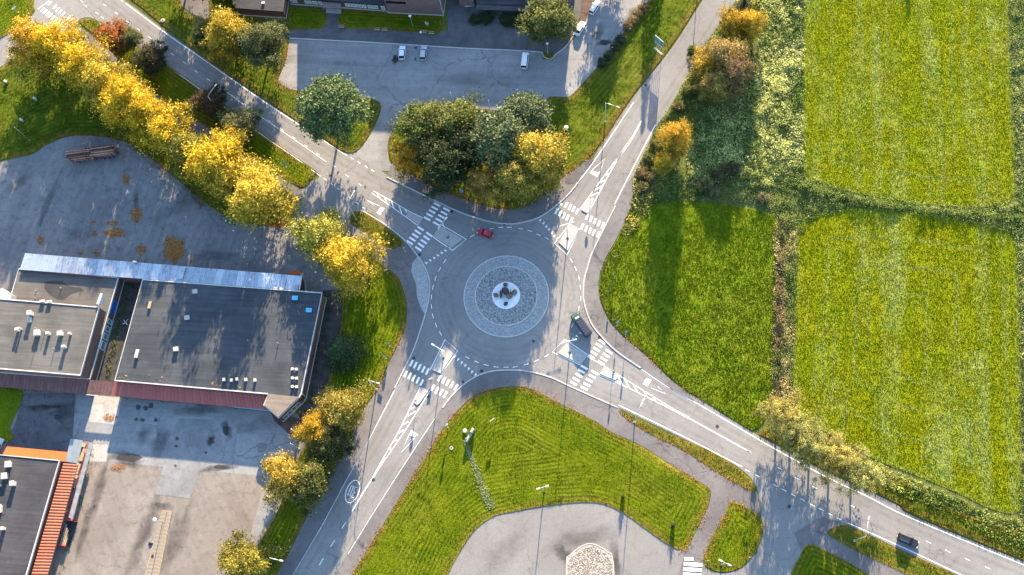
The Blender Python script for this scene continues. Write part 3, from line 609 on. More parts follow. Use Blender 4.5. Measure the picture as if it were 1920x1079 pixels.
# ---- traffic islands
def island(pts, label):
    o = slab('traffic_island', pts, .20, 'island'); 
    w = wpoly(pts, .215, True); k = ribbon('kerb', None, .16, .215, 'kerb', parent=o, height=.2, closed=True, world_pts=w)
    return o
T = lambda f, *pp: [(*f(p[0], p[1]), *p[2:]) for p in pp]
island(T(zA, (845, 390, 1), (1020, 470, 1), (975, 540, 1), (822, 435, 1)), '')
island([(825, 425, 1), (865, 448, 1), (847, 463, 1), (813, 442, 1)], '')
island(T(zB, (556, 288, 1), (656, 382, 1), (515, 598, 1), (422, 558, 1)), '')
island(T(zB, (302, 762, 1), (373, 800, 1), (280, 930), (250, 955), (222, 930)), '')
island(T(zC, (318, 505, 1), (540, 642, 1), (474, 735, 1), (220, 612, 1)), '')
island(T(zC, (733, 778, 1), (880, 860), (882, 895), (860, 912), (692, 845, 1)), '')
island(T(zD, (430, 508, 1), (543, 572, 1), (390, 862, 1), (278, 752, 1)), '')
island(T(zD, (690, 148), (725, 146), (745, 168), (660, 358, 1), (582, 316, 1)), '')
# pale gravel island of the car park
slab('gravel_island', [(1063, 1190, 1), (1062, 1060), (1068, 1042), (1095, 1022), (1115, 1021), (1140, 1036), (1150, 1056), (1152, 1190, 1)], .22, 'pale_gravel')
ribbon('gravel_island_kerb', [(1063, 1190), (1062, 1060), (1068, 1042), (1095, 1022), (1115, 1021), (1140, 1036), (1150, 1056), (1152, 1190)], .22, .27, 'kerb', height=.25, kind='structure')
gi = [G(*p) for p in [(1065, 1085), (1065, 1058), (1071, 1044), (1096, 1026), (1113, 1025), (1137, 1038), (1147, 1056), (1149, 1085)]]
def gi_pts(r, n):
    xs = [p.x for p in gi]; ys = [p.y for p in gi]; x = r.uniform(min(xs), max(xs), n * 2); y = r.uniform(min(ys), max(ys), n * 2)
    k = inside(x, y, gi); x, y = x[k][:n], y[k][:n]; x = np.resize(x, n); y = np.resize(y, n); return np.stack([x, y, np.full(n, .24)], 1)
scatter_rocks('gravel_stones', 1800, gi_pts, .06, .13, 'pale_gravel', 9, 'pale round stones filling the car park island')
# raised paved strip in the south yard
pv = [(304, 957, 1), (323, 959, 1), (283, 1150, 1), (252, 1150, 1)]
slab('loading_strip', pv, .22, 'wood', sm=False)
a0, a1, b0_, b1_ = G(305, 958, .22), G(322, 960, .22), G(253, 1148, .22), G(282, 1148, .22)
pm = MB().box((0, 0, 0), (1, 1, 1)); 
strip_parent = bpy.data.objects['loading_strip']
strip_parent.data.materials[0] = M['trim_rust']
flat('paver', (.25, .205, .15), .9, 0, .2, 2)
me_p = bpy.data.meshes.new('paver'); bm = bmesh.new(); bmesh.ops.create_cube(bm, size=1); bm.to_mesh(me_p); bm.free(); me_p.materials.append(M['paver'])
NR = 26
for i in range(NR):
    for j in range(2):
        u0, u1 = (i + .03) / NR, (i + .97) / NR; v = (.25, .75)[j]
        c = (a0.lerp(b0_, (u0 + u1) / 2)).lerp(a1.lerp(b1_, (u0 + u1) / 2), v); wd = (a1.lerp(b1_, .5) - a0.lerp(b0_, .5)).length * .5
        o = link('paver', me_p, strip_parent, (c.x, c.y, .235)); d = b0_ - a0
        o.scale = (wd * .95, d.length / NR * .93, .06); o.rotation_euler = (0, 0, math.atan2(d.y, d.x) + PI / 2)
# ================================================================== painted markings (children of the road)
MZ = .062
def quad(name, pts, z=MZ, mat='paint', parent=road):
    mb = MB(); mb.add([G(p[0], p[1], z) for p in pts], [tuple(range(len(pts)))]); o = mb.build(name, M[mat], parent, fix=False)
    if o.data.polygons[0].normal.z < 0: o.data.flip_normals()
    return o
def line(pts, width=.15, name='lane_line', z=MZ, parent=road, sm=True):
    return ribbon(name, pts, width, z, 'paint', parent=parent, sm=sm)
def stripes(f, centres, vec, wd=.52, name='crosswalk_stripe', z=MZ, parent=road):
    for i, c in enumerate(centres):
        a = G(*f(c[0] - vec[0] / 2, c[1] - vec[1] / 2), z); b = G(*f(c[0] + vec[0] / 2, c[1] + vec[1] / 2), z); d = (b - a).normalized(); n = Vector((-d.y, d.x, 0)) * wd / 2
        mb = MB(); mb.add([a - n, b - n, b + n, a + n], [(0, 1, 2, 3)]); mb.build(name, M['paint'], parent, fix=False)
stripes(zA, [(1212, 297), (1180, 342), (1148, 386), (1117, 430), (1085, 475)], (80, 42)); stripes(zA, [(1330, 360), (1298, 405), (1265, 447), (1232, 493), (1200, 538)], (80, 44))
stripes(zA, [(1003, 600), (968, 645), (935, 690), (900, 735), (865, 778)], (76, 50)); stripes(zA, [(1112, 675), (1078, 718), (1042, 765), (1008, 810), (972, 855)], (76, 52))
stripes(zB, [(188, 488), (232, 510), (277, 533), (323, 558), (368, 582)], (-34, 70)); stripes(zB, [(122, 610), (170, 630), (215, 655), (260, 680), (305, 705)], (-34, 70))
stripes(zB, [(505, 657), (552, 680), (597, 705), (643, 730), (690, 757)], (-38, 68)); stripes(zB, [(427, 765), (475, 792), (523, 815), (570, 838)], (-38, 68))
stripes(zC, [(712, 487), (678, 527), (648, 573), (622, 615), (592, 657)], (66, 44)); stripes(zC, [(790, 598), (760, 640), (732, 682), (702, 725)], (70, 44))
stripes(zC, [(512, 775), (482, 820), (450, 865), (422, 910), (392, 955)], (74, 42)); stripes(zC, [(630, 833), (602, 878), (570, 922), (542, 968), (512, 1010)], (74, 40))
stripes(zD, [(370, 250), (422, 278), (470, 305), (520, 337)], (-36, 76)); stripes(zD, [(308, 240)], (-18, 30)); stripes(zD, [(240, 335), (290, 362), (340, 390), (388, 420), (442, 455)], (-36, 76))
stripes(zD, [(652, 408), (707, 440), (760, 467), (813, 495), (865, 523)], (-32, 80)); stripes(zD, [(587, 538), (642, 567), (693, 595), (745, 622), (803, 645)], (-32, 78))
# crossing at the upper left side road and the one at the car park
zL = zoomer(0, 0, 6.742)
stripes(zL, [(540, 125), (570, 150), (603, 178), (635, 200), (670, 228), (705, 255), (745, 282), (785, 302)], (-48, 50), .55); stripes(zL, [(630, 45), (695, 90), (728, 122), (760, 150), (797, 180), (868, 230), (900, 258)], (-46, 50), .55)
line([zL(480, 118), zL(622, 14)], .35, 'stop_line')
zK = zoomer(1040, 930, 4.8)
cp = bpy.data.objects['car_park']
stripes(zK, [(1207, 568)], (80, 4), .75, z=.16, parent=cp); stripes(zK, [(1245, 618), (1242, 665), (1239, 712), (1236, 760)], (165, 10), .8, z=.16, parent=cp)
# give-way triangles
def tri_row(f, cs, toward, s=.75):
    for c in cs:
        p = G(*f(*c), MZ); d = (toward - p); d.z = 0; d.normalize(); n = Vector((-d.y, d.x, 0))
        mb = MB(); mb.add([p + d * s * -.5 + n * 0 + n * s * .38, p - d * s * .5 - n * s * .38, p + d * s * .62], [(0, 1, 2)]); o = mb.build('yield_triangle', M['paint'], road, fix=False)
        if o.data.polygons[0].normal.z < 0: o.data.flip_normals()
def away(f, c, k=1.0):
    p = G(*f(*c)); return p + (p - RC) * 3
for f, cs in ((zA, [(1357, 840), (1312, 875), (1265, 905), (1217, 937), (1170, 968), (1120, 1000), (1070, 1033)]), (zB, [(676, 412), (712, 450), (752, 485), (792, 517), (830, 553), (868, 587), (908, 622)]),
              (zC, [(395, 457), (432, 425), (475, 390), (353, 492)]), (zD, [(25, 450), (70, 490), (107, 535), (142, 575), (180, 620), (215, 665), (255, 705)])):
    tri_row(f, cs, away(f, cs[len(cs) // 2]))
# dashes round the circulating lane
def ring_dash(pts, ln=1.25, wd=.16):
    for x, y in pts:
        p = G(x, y, MZ); d = p - RC; d.z = 0; d.normalize(); tt = Vector((-d.y, d.x, 0)) * ln / 2; n = d * wd / 2
        mb = MB(); mb.add([p - tt - n, p - tt + n, p + tt + n, p + tt - n], [(0, 1, 2, 3)]); o = mb.build('lane_dash', M['paint'], road, fix=False)
        if o.data.polygons[0].normal.z < 0: o.data.flip_normals()
ring_dash([q6(*c) for c in [(1217, 248), (1062, 390), (1033, 437), (1010, 487), (995, 537), (987, 592), (987, 645), (995, 698), (1013, 750), (1038, 797), (1325, 208), (1378, 200), (1425, 200)]])
ring_dash([zB(*c) for c in [(818, 425), (920, 472), (1028, 508), (1140, 530), (1253, 533)]])
ring_dash([q7(*c) for c in [(50, 208), (100, 220), (150, 242), (195, 262), (333, 385), (358, 432), (377, 485), (385, 537), (386, 600), (377, 655), (340, 752), (18, 985), (80, 971), (138, 950), (195, 922)]])
# island surrounds, hatching, painted give-way signs
def poly(f, *pp): return [f(*p) for p in pp]
line(poly(zA, (405, 125), (640, 255), (845, 375), (1028, 462)), .18); line(poly(zA, (385, 150), (600, 300), (760, 412), (965, 558), (975, 548)), .18)
for a, b in (((460, 170), (490, 220)), ((550, 215), (580, 285)), ((632, 258), (668, 345)), ((730, 315), (765, 410)), ((800, 350), (825, 395))): line(poly(zA, a, b), .26, 'hatch_bar')
line([(826, 421), q6(1183, 268), q6(1105, 330)], .2, sm=False); line([(811, 444), q6(1105, 330)], .2)
quad('painted_arrow_block', poly(zA, (500, 325), (548, 345), (485, 430), (445, 400))); line(poly(zA, (312, 237), (485, 315)), .14); line(poly(zA, (312, 237), (420, 310)), .08)
line(poly(zE, (-190, 140), (0, 250), (85, 305), (290, 432), (570, 605)), .2); line(poly(zE, (-110, 295), (0, 345), (130, 403), (330, 500), (590, 632)), .2)
for a, b in (((88, 315), (130, 400)), ((157, 350), (195, 435)), ((237, 400), (270, 470)), ((330, 455), (360, 515)), ((405, 495), (435, 550)), ((490, 550), (510, 590))): line(poly(zE, a, b), .3, 'hatch_bar')
quad('painted_wedge', poly(zE, (570, 602), (748, 700), (740, 716), (592, 636))); line(poly(zE, (742, 708), (1000, 850), (1310, 1022)), .26)
quad('painted_arrow_block', poly(zE, (355, 338), (400, 360), (362, 417), (318, 395))); line(poly(zE, (395, 430), (530, 485), (455, 415)), .14, sm=False)
line(poly(zC, (318, 488), (295, 458), (152, 602), (470, 748)), .2, sm=False); line(poly(zC, (295, 458), (548, 632)), .2)
line(poly(zC, (690, 838), (890, 930), (940, 972)), .2); line(poly(zC, (740, 768), (900, 858)), .2)
line(poly(zF, (755, 30), (660, 225), (560, 425), (445, 625)), .2); line(poly(zF, (835, 62), (740, 215), (620, 405), (470, 625)), .2)
for a, b in (((670, 220), (710, 190)), ((635, 280), (715, 232)), ((600, 350), (655, 318)), ((565, 420), (615, 388)), ((525, 490), (560, 470)), ((480, 560), (512, 545))): line(poly(zF, a, b), .3, 'hatch_bar')
quad('painted_wedge', poly(zF, (442, 622), (468, 625), (362, 792), (345, 798))); line(poly(zF, (355, 790), (260, 940), (180, 1075)), .28)
quad('painted_arrow_block', poly(zF, (680, 390), (738, 428), (715, 455), (660, 430))); line(poly(zF, (660, 430), (595, 578), (725, 440)), .15, sm=False)
line(poly(zB, (402, 560), (566, 222), (708, 350), (520, 608)), .2, sm=False)
line(poly(zH, (765, 362), (655, 560), (500, 772), (275, 1079)), .2); line(poly(zH, (770, 365), (660, 570), (520, 768), (345, 1079)), .2); quad('painted_wedge', poly(zH, (665, 530), (672, 540), (524, 768), (498, 772)))
for a, b in (((440, 845), (490, 825)), ((390, 920), (450, 890)), ((345, 990), (410, 955)), ((285, 1060), (375, 1020))): line(poly(zH, a, b), .3, 'hatch_bar')
for a, b in (((750, 50), (855, 5)), ((690, 135), (815, 80))): line(poly(zD, a, b), .3, 'hatch_bar')
line(poly(zD, (780, 0), (560, 305)), .2); line(poly(zD, (866, 0), (665, 365)), .2); line(poly(zD, (422, 505), (212, 768), (383, 922), (552, 572)), .2, sm=False)
quad('painted_arrow_block', poly(zH, (268, 862), (345, 890), (320, 930), (245, 885))); line(poly(zH, (268, 862), (400, 745), (345, 888)), .14, sm=False)
# edge and centre lines
line([(160, -50), (240, 10), (307, 60), (393, 120), (504, 197), (599, 259), (648, 291)], .2); line([(297, 116), (360, 157), (484, 248), (552, 295), (601, 331)], .16)
line([(424, 172), (470, 206), (530, 247), (612, 304)], .14, 'centre_line')
def dashes(pts, ln, wd=.16, name='lane_dash'):
    for (x, y), (dx, dy) in pts:
        a = G(x - dx, y - dy, MZ); b = G(x + dx, y + dy, MZ); c = (a + b) / 2; d = (b - a).normalized() * ln / 2; n = Vector((-d.y, d.x, 0)).normalized() * wd / 2
        mb = MB(); mb.add([c - d - n, c + d - n, c + d + n, c - d + n], [(0, 1, 2, 3)]); mb.build(name, M['paint'], road, fix=False)
z1 = zoomer(0, 0, 3.0); D1 = (9, 6.5)
dashes([(z1(*c), D1) for c in [(700, 14), (590, 30), (655, 75), (715, 122), (778, 167), (843, 213), (907, 260), (970, 306), (1038, 354), (1103, 403), (1172, 449), (1222, 488), (460, 10), (545, 75), (575, 100), (480, 32)]], 1.2)
dashes([((437 + 22.8 * i, 180.5 + 15.6 * i), D1) for i in range(8)], 1.2, .12)
dashes([((507 + x / 7.7, 280 + y / 7.7), D1) for x, y in []], 1.0)
z8 = zoomer(500, 280, 7.705)
dashes([(z8(*c), (9, 6)) for c in [(975, 245), (1160, 385), (1350, 515), (845, 435), (940, 505), (1030, 573), (1122, 642), (1215, 712), (1307, 780), (1402, 850), (1140, 80), (1235, 135), (1335, 195), (1440, 255), (1530, 310)]], .95)
line([(1188, 192), (1160, 234), (1134, 273), (1108, 311), (1081, 345)], .2); line([(1229, 234), (1164, 360), (1153, 383)], .2)
line([(1204, 693), (1230, 711), (1256, 728)], .22); line([(1262, 731), (1340, 776), (1420, 823), (1440, 835), (1546, 893), (1626, 931), (1706, 971), (1920, 1060), (2060, 1118)], .22)
line([(1160, 760), (1280, 818), (1392, 876)], .22); line([(1590, 981), (1700, 1030), (1806, 1080), (1920, 1132)], .2)
z9 = zoomer(1440, 720, 3.006)
dashes([(z9(*c), (9, 4.5)) for c in [(65, 478), (165, 534), (262, 584), (475, 690), (42, 573), (92, 600), (143, 627), (195, 654), (248, 683), (300, 708), (350, 735), (403, 762), (905, 893), (1013, 943), (1125, 991), (1238, 1038)]] + [((1402, 883), (9, 4.5)), ((1421, 893), (9, 4.5)), ((1404, 847), (9, 4.5))], 1.15)
line([(744, 724), (687, 833), (660, 880), (604, 985)], .2); line([(869, 722), (842, 755), (813, 789), (753, 880), (702, 960), (653, 1039)], .2)
zM = zoomer(480, 720, 3.006)
dashes([(zM(*c), (5, -8)) for c in [(496, 797), (432, 900), (368, 1003), (305, 1105)]], 1.7, .16)
line([(604, 986), (548, 1079), (520, 1125)], .1); line([(645, 1052), (620, 1092)], .1)
# speed limit circle
cc = G(661, 922, MZ); a = G(655, 939, MZ) - G(668, 905, MZ); a.normalize(); bb = Vector((-a.y, a.x, 0))
ribbon('painted_circle', None, .18, MZ, 'paint', parent=road, closed=True, world_pts=[cc + a * 2.75 * math.cos(2 * PI * k / 40) + bb * 1.5 * math.sin(2 * PI * k / 40) for k in range(40)])
def digit(path, ox):
    ribbon('painted_digit', None, .15, MZ, 'paint', parent=road, world_pts=[cc + a * p[1] + bb * (-(p[0] + ox)) for p in path])
digit([(-.30, 1.3), (.28, 1.3), (.28, .35), (-.2, .1), (.3, -.15), (.3, -1.2), (-.3, -1.2)], -.5)   # 3
digit([(-.28, -1.2), (-.28, 1.2), (.28, 1.2), (.28, -1.2), (-.28, -1.2)], .5)                          # 0
# ================================================================== buildings
def centroid(ps): return Vector((sum(p.x for p in ps) / len(ps), sum(p.y for p in ps) / len(ps), 0))
def block(root, pts, z, wall='brick', roof='felt', trim='trim_white', z0=0.0, px_z=None, lip=.25, plinth=None, edge_w=.28):
    """walls, roof deck and edge trim over a traced roof outline"""
    ps = [G(x, y, px_z if px_z is not None else z) for x, y in pts]
    pl = [(p.x, p.y) for p in ps]
    mb = MB(); n = len(pl)
    mb.prism(pl, z0, z - .02); mb.build('wall', M[wall], root, world=True)
    mb = MB(); cx = sum(p[0] for p in pl) / n; cy = sum(p[1] for p in pl) / n
    mb.prism(pl, z - .03, z + .10); r = mb.build('roof', M[roof], root, world=True)
    w = [Vector((p[0], p[1], z + lip)) for p in pl]
    off = root_off(root)
    ribbon('roof_edge', None, edge_w, z + lip, trim, parent=root, height=lip + .25, closed=True, world_pts=[p - off for p in w])
    if plinth:
        w = [Vector((p[0], p[1], .35)) for p in pl]
        ribbon('plinth', None, .34, .35, plinth, parent=root, height=.35, closed=True, world_pts=[p - off for p in w])
    return ps, r
def root_off(o):
    s = Vector((0, 0, 0))
    while o is not None: s = s + WLOC.get(o.name, Vector((0, 0, 0))); o = o.parent
    return s
def wall_windows(root, a, b, specs, z0, z1, glass='glass', frame='white_paint', depth=.12):
    """specs: (u0,u1) fractions along the wall a->b; outward is to the right of a->b"""
    d = (b - a); L = d.length; d.normalize(); n = Vector((d.y, -d.x, 0)); ang = math.atan2(d.y, d.x)
    for u0, u1 in specs:
        c = a + d * L * (u0 + u1) / 2; wd = L * (u1 - u0)
        mb = MB()
        for s in (-1, 1): mb.box((c.x + d.x * s * (wd / 2 - .04) + n.x * .06, c.y + d.y * s * (wd / 2 - .04) + n.y * .06, (z0 + z1) / 2), (.09, depth, z1 - z0), ang)
        for zz in (z0 + .04, z1 - .04): mb.box((c.x + n.x * .06, c.y + n.y * .06, zz), (wd - .18, depth, .09), ang)
        f = mb.build('window', M[frame], root, world=True)
        mb = MB().box((c.x + n.x * .035, c.y + n.y * .035, (z0 + z1) / 2), (wd - .16, .03, z1 - z0 - .16), ang); mb.build('pane', M[glass], f, world=True)
def sheets(root, TL, TR, BR, BL, n, mat, ribs=3, amp=.05, gap=.02, name='roof_sheet', thick=.03):
    off = root_off(root)
    for i in range(n):
        u0, u1 = (i + gap) / n, (i + 1 - gap) / n; mb = MB(); m = ribs * 4; T_ = []; B_ = []
        for k in range(m + 1):
            u = u0 + (u1 - u0) * k / m; h = Vector((0, 0, (0, amp, amp, 0)[k % 4]))
            T_.append(TL.lerp(TR, u) + h); B_.append(BL.lerp(BR, u) + h)
        mb.add(T_ + B_, [(k, k + 1, m + 2 + k, m + 1 + k) for k in range(m)])
        dn = Vector((0, 0, thick)); k0 = len(mb.v)
        mb.add([T_[0] - dn, T_[-1] - dn, B_[-1] - dn, B_[0] - dn], [(0, 1, 2, 3)])
        mb.build(name, M[mat if isinstance(mat, str) else mat[i % len(mat)]], root, world=True, fix=False)
def vent(root, x, y, zr, d, mat='vent', cap=True, rz=.1, name='roof_vent'):
    p = G(x, y, zr); mb = MB().box((p.x, p.y, zr + d[2] / 2), (d[0] * .82, d[1] * .82, d[2]), rz); 
    if cap: mb.box((p.x, p.y, zr + d[2] + .06), (d[0], d[1], .12), rz, .88)
    return mb.build(name, M[mat], root, world=True)
def pipe(root, x, y, zr, h, r=.07, mat='vent', name='roof_pipe'):
    p = G(x, y, zr); return MB().tube([(p.x, p.y, zr), (p.x, p.y, zr + h)], r, 8).build(name, M[mat], root, world=True)
def litter_patch(root_or_none, pts, n, z, name='fallen_leaves', s=.17, seed=0, label=None, world=True):
    r = np.random.default_rng(seed); x, y = rand_in(pts, n, r); e = edge_dist(x, y, pts); k = r.random(len(x)) < np.clip(e / 1.6 + .08, 0, 1); x, y = x[k], y[k]
    m = len(x); a = r.uniform(0, 2 * PI, m); t1 = r.uniform(-.3, .3, m); sz = s * r.uniform(.6, 1.4, m); V = np.zeros((m, 4, 3)); off = root_off(root_or_none) if root_or_none else Vector((0, 0, 0))
    for j, (cx, cy) in enumerate(((-1, -.7), (1, -.7), (1, .7), (-1, .7))):
        V[:, j, 0] = x + sz * (cx * np.cos(a) - cy * np.sin(a)) - off.x; V[:, j, 1] = y + sz * (cx * np.sin(a) + cy * np.cos(a)) - off.y; V[:, j, 2] = z + .02 + r.uniform(0, .06, m) + sz * cx * t1 * .4 - off.z
    o = link(name, np_mesh(name, V, 4, M['litter'], {'v': r.random(m)}), root_or_none); tag(o, label, None, None, 'stuff'); return o

# ---- long hall with the big flat roof
HZ = 4.5
hall_px = [(268, 525), (604, 550), (565, 739), (561, 746), (522, 784), (495, 760), (503, 739), (216, 714)]
hp = [G(x, y, HZ) for x, y in hall_px]; hall = thing('hall_building', centroid(hp), 'long brown brick hall with large flat grey felt roof beside the roundabout', 'building')
block(hall, hall_px, HZ, 'brick', 'felt', plinth='trim_white')
for x, y in ((367, 548), (352, 597), (331, 656)): vent(hall, x, y, HZ + .1, (1.3, 1.1, .7), 'vent')
vent(hall, 282, 573, HZ + .1, (.9, 2.2, .55), 'trim_rust', cap=False, rz=-.15); vent(hall, 258, 665, HZ + .1, (.9, 2.2, .6), 'vent', rz=-.15)
for x, y in ((554, 560), (580, 583)): vent(hall, x, y, HZ + .1, (1.5, 1.1, .6), 'duck_blue', rz=-.05)
for x, y in ((421, 713), (435, 714), (445, 712), (462, 713), (479, 714)): vent(hall, x, y, HZ + .1, (.7, .8, .6), 'vent')
for y in (693, 710, 726):
    vent(hall, 549, y, HZ + .1, (.7, .7, .55), 'vent'); vent(hall, 557, y + .5, HZ + .1, (.7, .7, .55), 'vent')
    a = G(549, y, HZ); b = G(557, y + .5, HZ); MB().tube([(a.x, a.y, HZ + .45), (b.x, b.y, HZ + .45)], .12).build('duct', M['vent'], hall, world=True)
for x, y in ((406, 635), (466, 640), (522, 645)): pipe(hall, x, y, HZ + .1, 1.1, .1, 'trim_rust')
for i, (x0, y0, x1, y1) in enumerate(((222, 700, 250, 712), (280, 704, 305, 716), (390, 716, 430, 727), (440, 722, 480, 730), (300, 531, 310, 535), (333, 536, 346, 540))):
    litter_patch(hall, [G(x0, y0, HZ), G(x1, y0 + 3, HZ), G(x1 - 2, y1, HZ), G(x0, y1 - 2, HZ)], 5, HZ + .12, seed=60 + i)
# raised edge of the entrance corner and the glazed front below it
cr = [G(x, y, HZ + .12) for x, y in [(503, 739), (561, 745), (522, 783), (496, 760)]]
MB().prism([(p.x, p.y) for p in cr], HZ + .08, HZ + .45).build('entrance_roof', M['felt_warm'], hall, world=True)
a, b = G(522, 784, HZ), G(561, 746, HZ); wall_windows(hall, a, b, [(.10, .27), (.30, .47), (.50, .67), (.70, .87)], .5, 2.7, 'teal_glass')
a, b = hp[1], hp[2]
MB().tube([(hp[2].x + .2, hp[2].y, 0), (hp[2].x + .2, hp[2].y, HZ)], .07).build('downpipe', M['trim_white'], hall, world=True)
# red corrugated canopy along the south side
CT = 3.45; cT = [(165, 710), (183, 712), (216, 717), (504, 741)]; 
can = thing('red_canopy', centroid([G(200, 740), G(500, 755)]), 'dark red corrugated lean-to canopy along the hall front', 'canopy')
sheets(can, G(214, 716.5, CT), G(498, 741.5, CT), G(506, 769.5, CT - .5), G(209, 742.5, CT - .5), 42, 'red_sheet', 1, .07, .03)
sheets(can, G(168, 712.5, CT + .02), G(214, 716.5, CT + .02), G(209, 742.5, CT - .5), G(160, 739.5, CT - .5), 7, 'dull_red_sheet', 1, .07, .03)
for u in (0, .2, .4, .6, .8, 1): 
    p = G(162, 739.5, CT - .5).lerp(G(505, 769, CT - .5), u); MB().tube([(p.x, p.y + .1, 0), (p.x, p.y + .1, CT - .55)], .07).build('post', M['purlin'], can, world=True)
a, b = G(436, 763, 2.8), G(505, 770.5, 2.8); MB().tube([a, b], .09).build('gutter', M['duck_blue'], can, world=True)
a, b = G(160, 740.5, 3.0), G(184, 742.5, 3.0); MB().tube([a, b], .08).build('sign_bar', M['trim_white'], can, world=True)
can2 = thing('red_canopy', centroid([G(0, 710), G(160, 725)]), 'weathered dull red corrugated canopy below the old brick block at the left edge', 'canopy')
sheets(can2, G(-60, 689, CT), G(166, 712.5, CT), G(158, 739.5, CT - .5), G(-60, 721, CT - .5), 34, 'dull_red_sheet', 1, .07, .03)
for u in (.3, .55, .8, 1): 
    p = G(-60, 721, CT - .5).lerp(G(158, 739, CT - .5), u); MB().tube([(p.x, p.y + .1, 0), (p.x, p.y + .1, CT - .55)], .07).build('post', M['purlin'], can2, world=True)

# ---- old block at the left
LZ, UZ = 3.4, 7.4
old_px = [(36, 505), (222, 521), (168, 712), (-120, 695), (-80, 560)]
op = [G(x, y, LZ) for x, y in old_px]; old = thing('old_brick_block', centroid(op), 'old brown brick block with stepped flat roofs at the left edge', 'building')
block(old, [(36, 505), (222, 521.5), (169, 711), (-120, 690), (20, 560)], LZ, 'brick', 'felt_light', plinth='trim_white')
up = [(-120, 552), (0, 561), (186, 577), (151, 704), (-120, 682)]
block(old, up, UZ, 'brick', 'felt_light', z0=LZ)
wp = [(x, y) for x, y in [(84, 528), (100, 527), (118, 528), (130, 537), (152, 540), (155, 545), (135, 551), (118, 563), (108, 562), (92, 552), (83, 541)]]
ps = [G(x, y, LZ + .1) for x, y in smooth_poly(wp)]; MB().prism([(p.x, p.y) for p in ps], LZ + .1, LZ + .112).build('wet_stain', M['felt_dark'], old, world=True)
a, b = G(222, 521.5, LZ), G(169, 711, LZ); a2, b2 = b, a
wall_windows(old, b, a, [(.30, .38), (.40, .46), (.48, .53), (.555, .60)], .8, 2.8, 'teal_glass'); wall_windows(old, b, a, [(.66, .72), (.73, .79)], .8, 2.8, 'blue_glass', 'blue_sign')
p = G(0, 556, LZ); 
q = [G(-6, 543, UZ - 1.6), G(5, 541, UZ - 1.6), G(22, 552, UZ - 1.6), G(20, 562, UZ - 1.6), G(-6, 560, UZ - 1.6)]; MB().prism([(v.x, v.y) for v in q], LZ, UZ - 1.6).build('stair_tower', M['trim_white'], old, world=True)
MB().box((G(189, 562, UZ).x, G(189, 562, UZ).y, UZ - .3), (.7, 2.8, 2.0), -.24).build('parapet_stub', M['trim_white'], old, world=True)
for x, y, d in ((60, 590, (1.2, 1.2, 1.6)), (57, 601, (1.1, 1.4, .7)), (35, 620, (.8, .8, 1.3)), (41, 618, (.5, .5, 1.5)), (72, 626, (1.5, 1.5, 1.0)), (93, 627, (.9, .8, 1.3)), (115, 627, (1.4, 1.2, 1.0)), (133, 627, (.7, .6, 1.1)), (123, 652, (1.0, .7, 1.4)), (81, 564 + 2, (1.3, .7, .6)), (94, 567, (1.3, .7, .6))):
    vent(old, x, y, UZ + .1, d, 'vent')
for x, y, h in ((75, 620, 2.6), (103, 655, 1.2), (85, 622, 1.4)): pipe(old, x, y, UZ + .1, h, .07)
for x, y in ((68, 546), (115, 541), (67, 560)): pipe(old, x, y, LZ + .1, .6, .1)
# courtyard clutter
p = G(236, 606); t = thing('broken_chair_frame', (p.x, p.y, .04), 'white broken metal frame lying in the dark courtyard', 'frame')
MB().tube([(-.6, .8, .15), (.6, -.5, .25)], .06).tube([(.5, .9, .1), (-.5, -.4, .3)], .06).build('bar', M['white_paint'], t); MB().tube([(-.9, -.3, .1), (.1, -.2, .3), (.9, -.7, .1)], .05).build('bar', M['white_paint'], t)

# ---- long metal-roofed loading shed behind the hall
MZT = 4.3
shed_px = [(47, 475), (567, 518), (562, 545), (37, 506)]
sp_ = [G(x, y, MZT) for x, y in shed_px]; shed = thing('loading_shed', centroid(sp_), 'long narrow loading shed with weathered blue grey corrugated metal roof', 'shed')
MB().prism([(p.x, p.y) for p in [G(49, 478, MZT), G(565, 521, MZT), G(561, 545, MZT), G(39, 505, MZT)]], 0, MZT - .35).build('wall', M['brick'], shed, world=True)
mats = ['zinc_bright', 'zinc_bright', 'zinc', 'zinc', 'zinc_bright', 'zinc', 'zinc', 'zinc', 'zinc', 'zinc_bright', 'zinc', 'zinc']
seq = ['zinc_bright'] * 5 + ['zinc'] * 3 + [random.choice(['zinc', 'zinc', 'zinc_bright']) for _ in range(40)]
sheets(shed, G(47, 475, MZT - .25), G(567, 518, MZT - .25), G(562, 545, MZT), G(37, 506, MZT), 40, seq, 4, .05, .004, 'metal_sheet')
for x, y, w_ in ((253, 491.5, 1.2), (518, 541, 1.3), (529, 542, 1.3)): vent(shed, x, y, MZT + .05, (w_, .5, .35), 'trim_white', False, -.08, 'roof_curb')
sh = G(340, 512, MZT); MB().box((sh.x, sh.y, MZT + .08), (1.6, 3.4, .12), -.15).build('roof_hatch', M['zinc_bright'], shed, world=True)
sh = G(553, 540, MZT); MB().box((sh.x, sh.y, MZT + .1), (1.7, 1.5, .14), -.1).build('roof_hatch', M['zinc'], shed, world=True)
d = G(552, 512, 2.6); MB().box((d.x, d.y, 2.6), (2.8, 1.0, .25), -.08).build('dock_canopy', M['orange_plain'], shed, world=True); d = G(566, 516, 2.6); MB().box((d.x, d.y, 2.55), (1.0, 1.0, .25), -.08).build('dock_canopy', M['trim_rust'], shed, world=True)
p0, p1 = G(572, 528, .2), G(575, 548, .2); MB().box(((p0.x + p1.x) / 2, (p0.y + p1.y) / 2, .5), (.2, (p1 - p0).length, 1.0), .1).build('side_wall', M['trim_white'], shed, world=True)

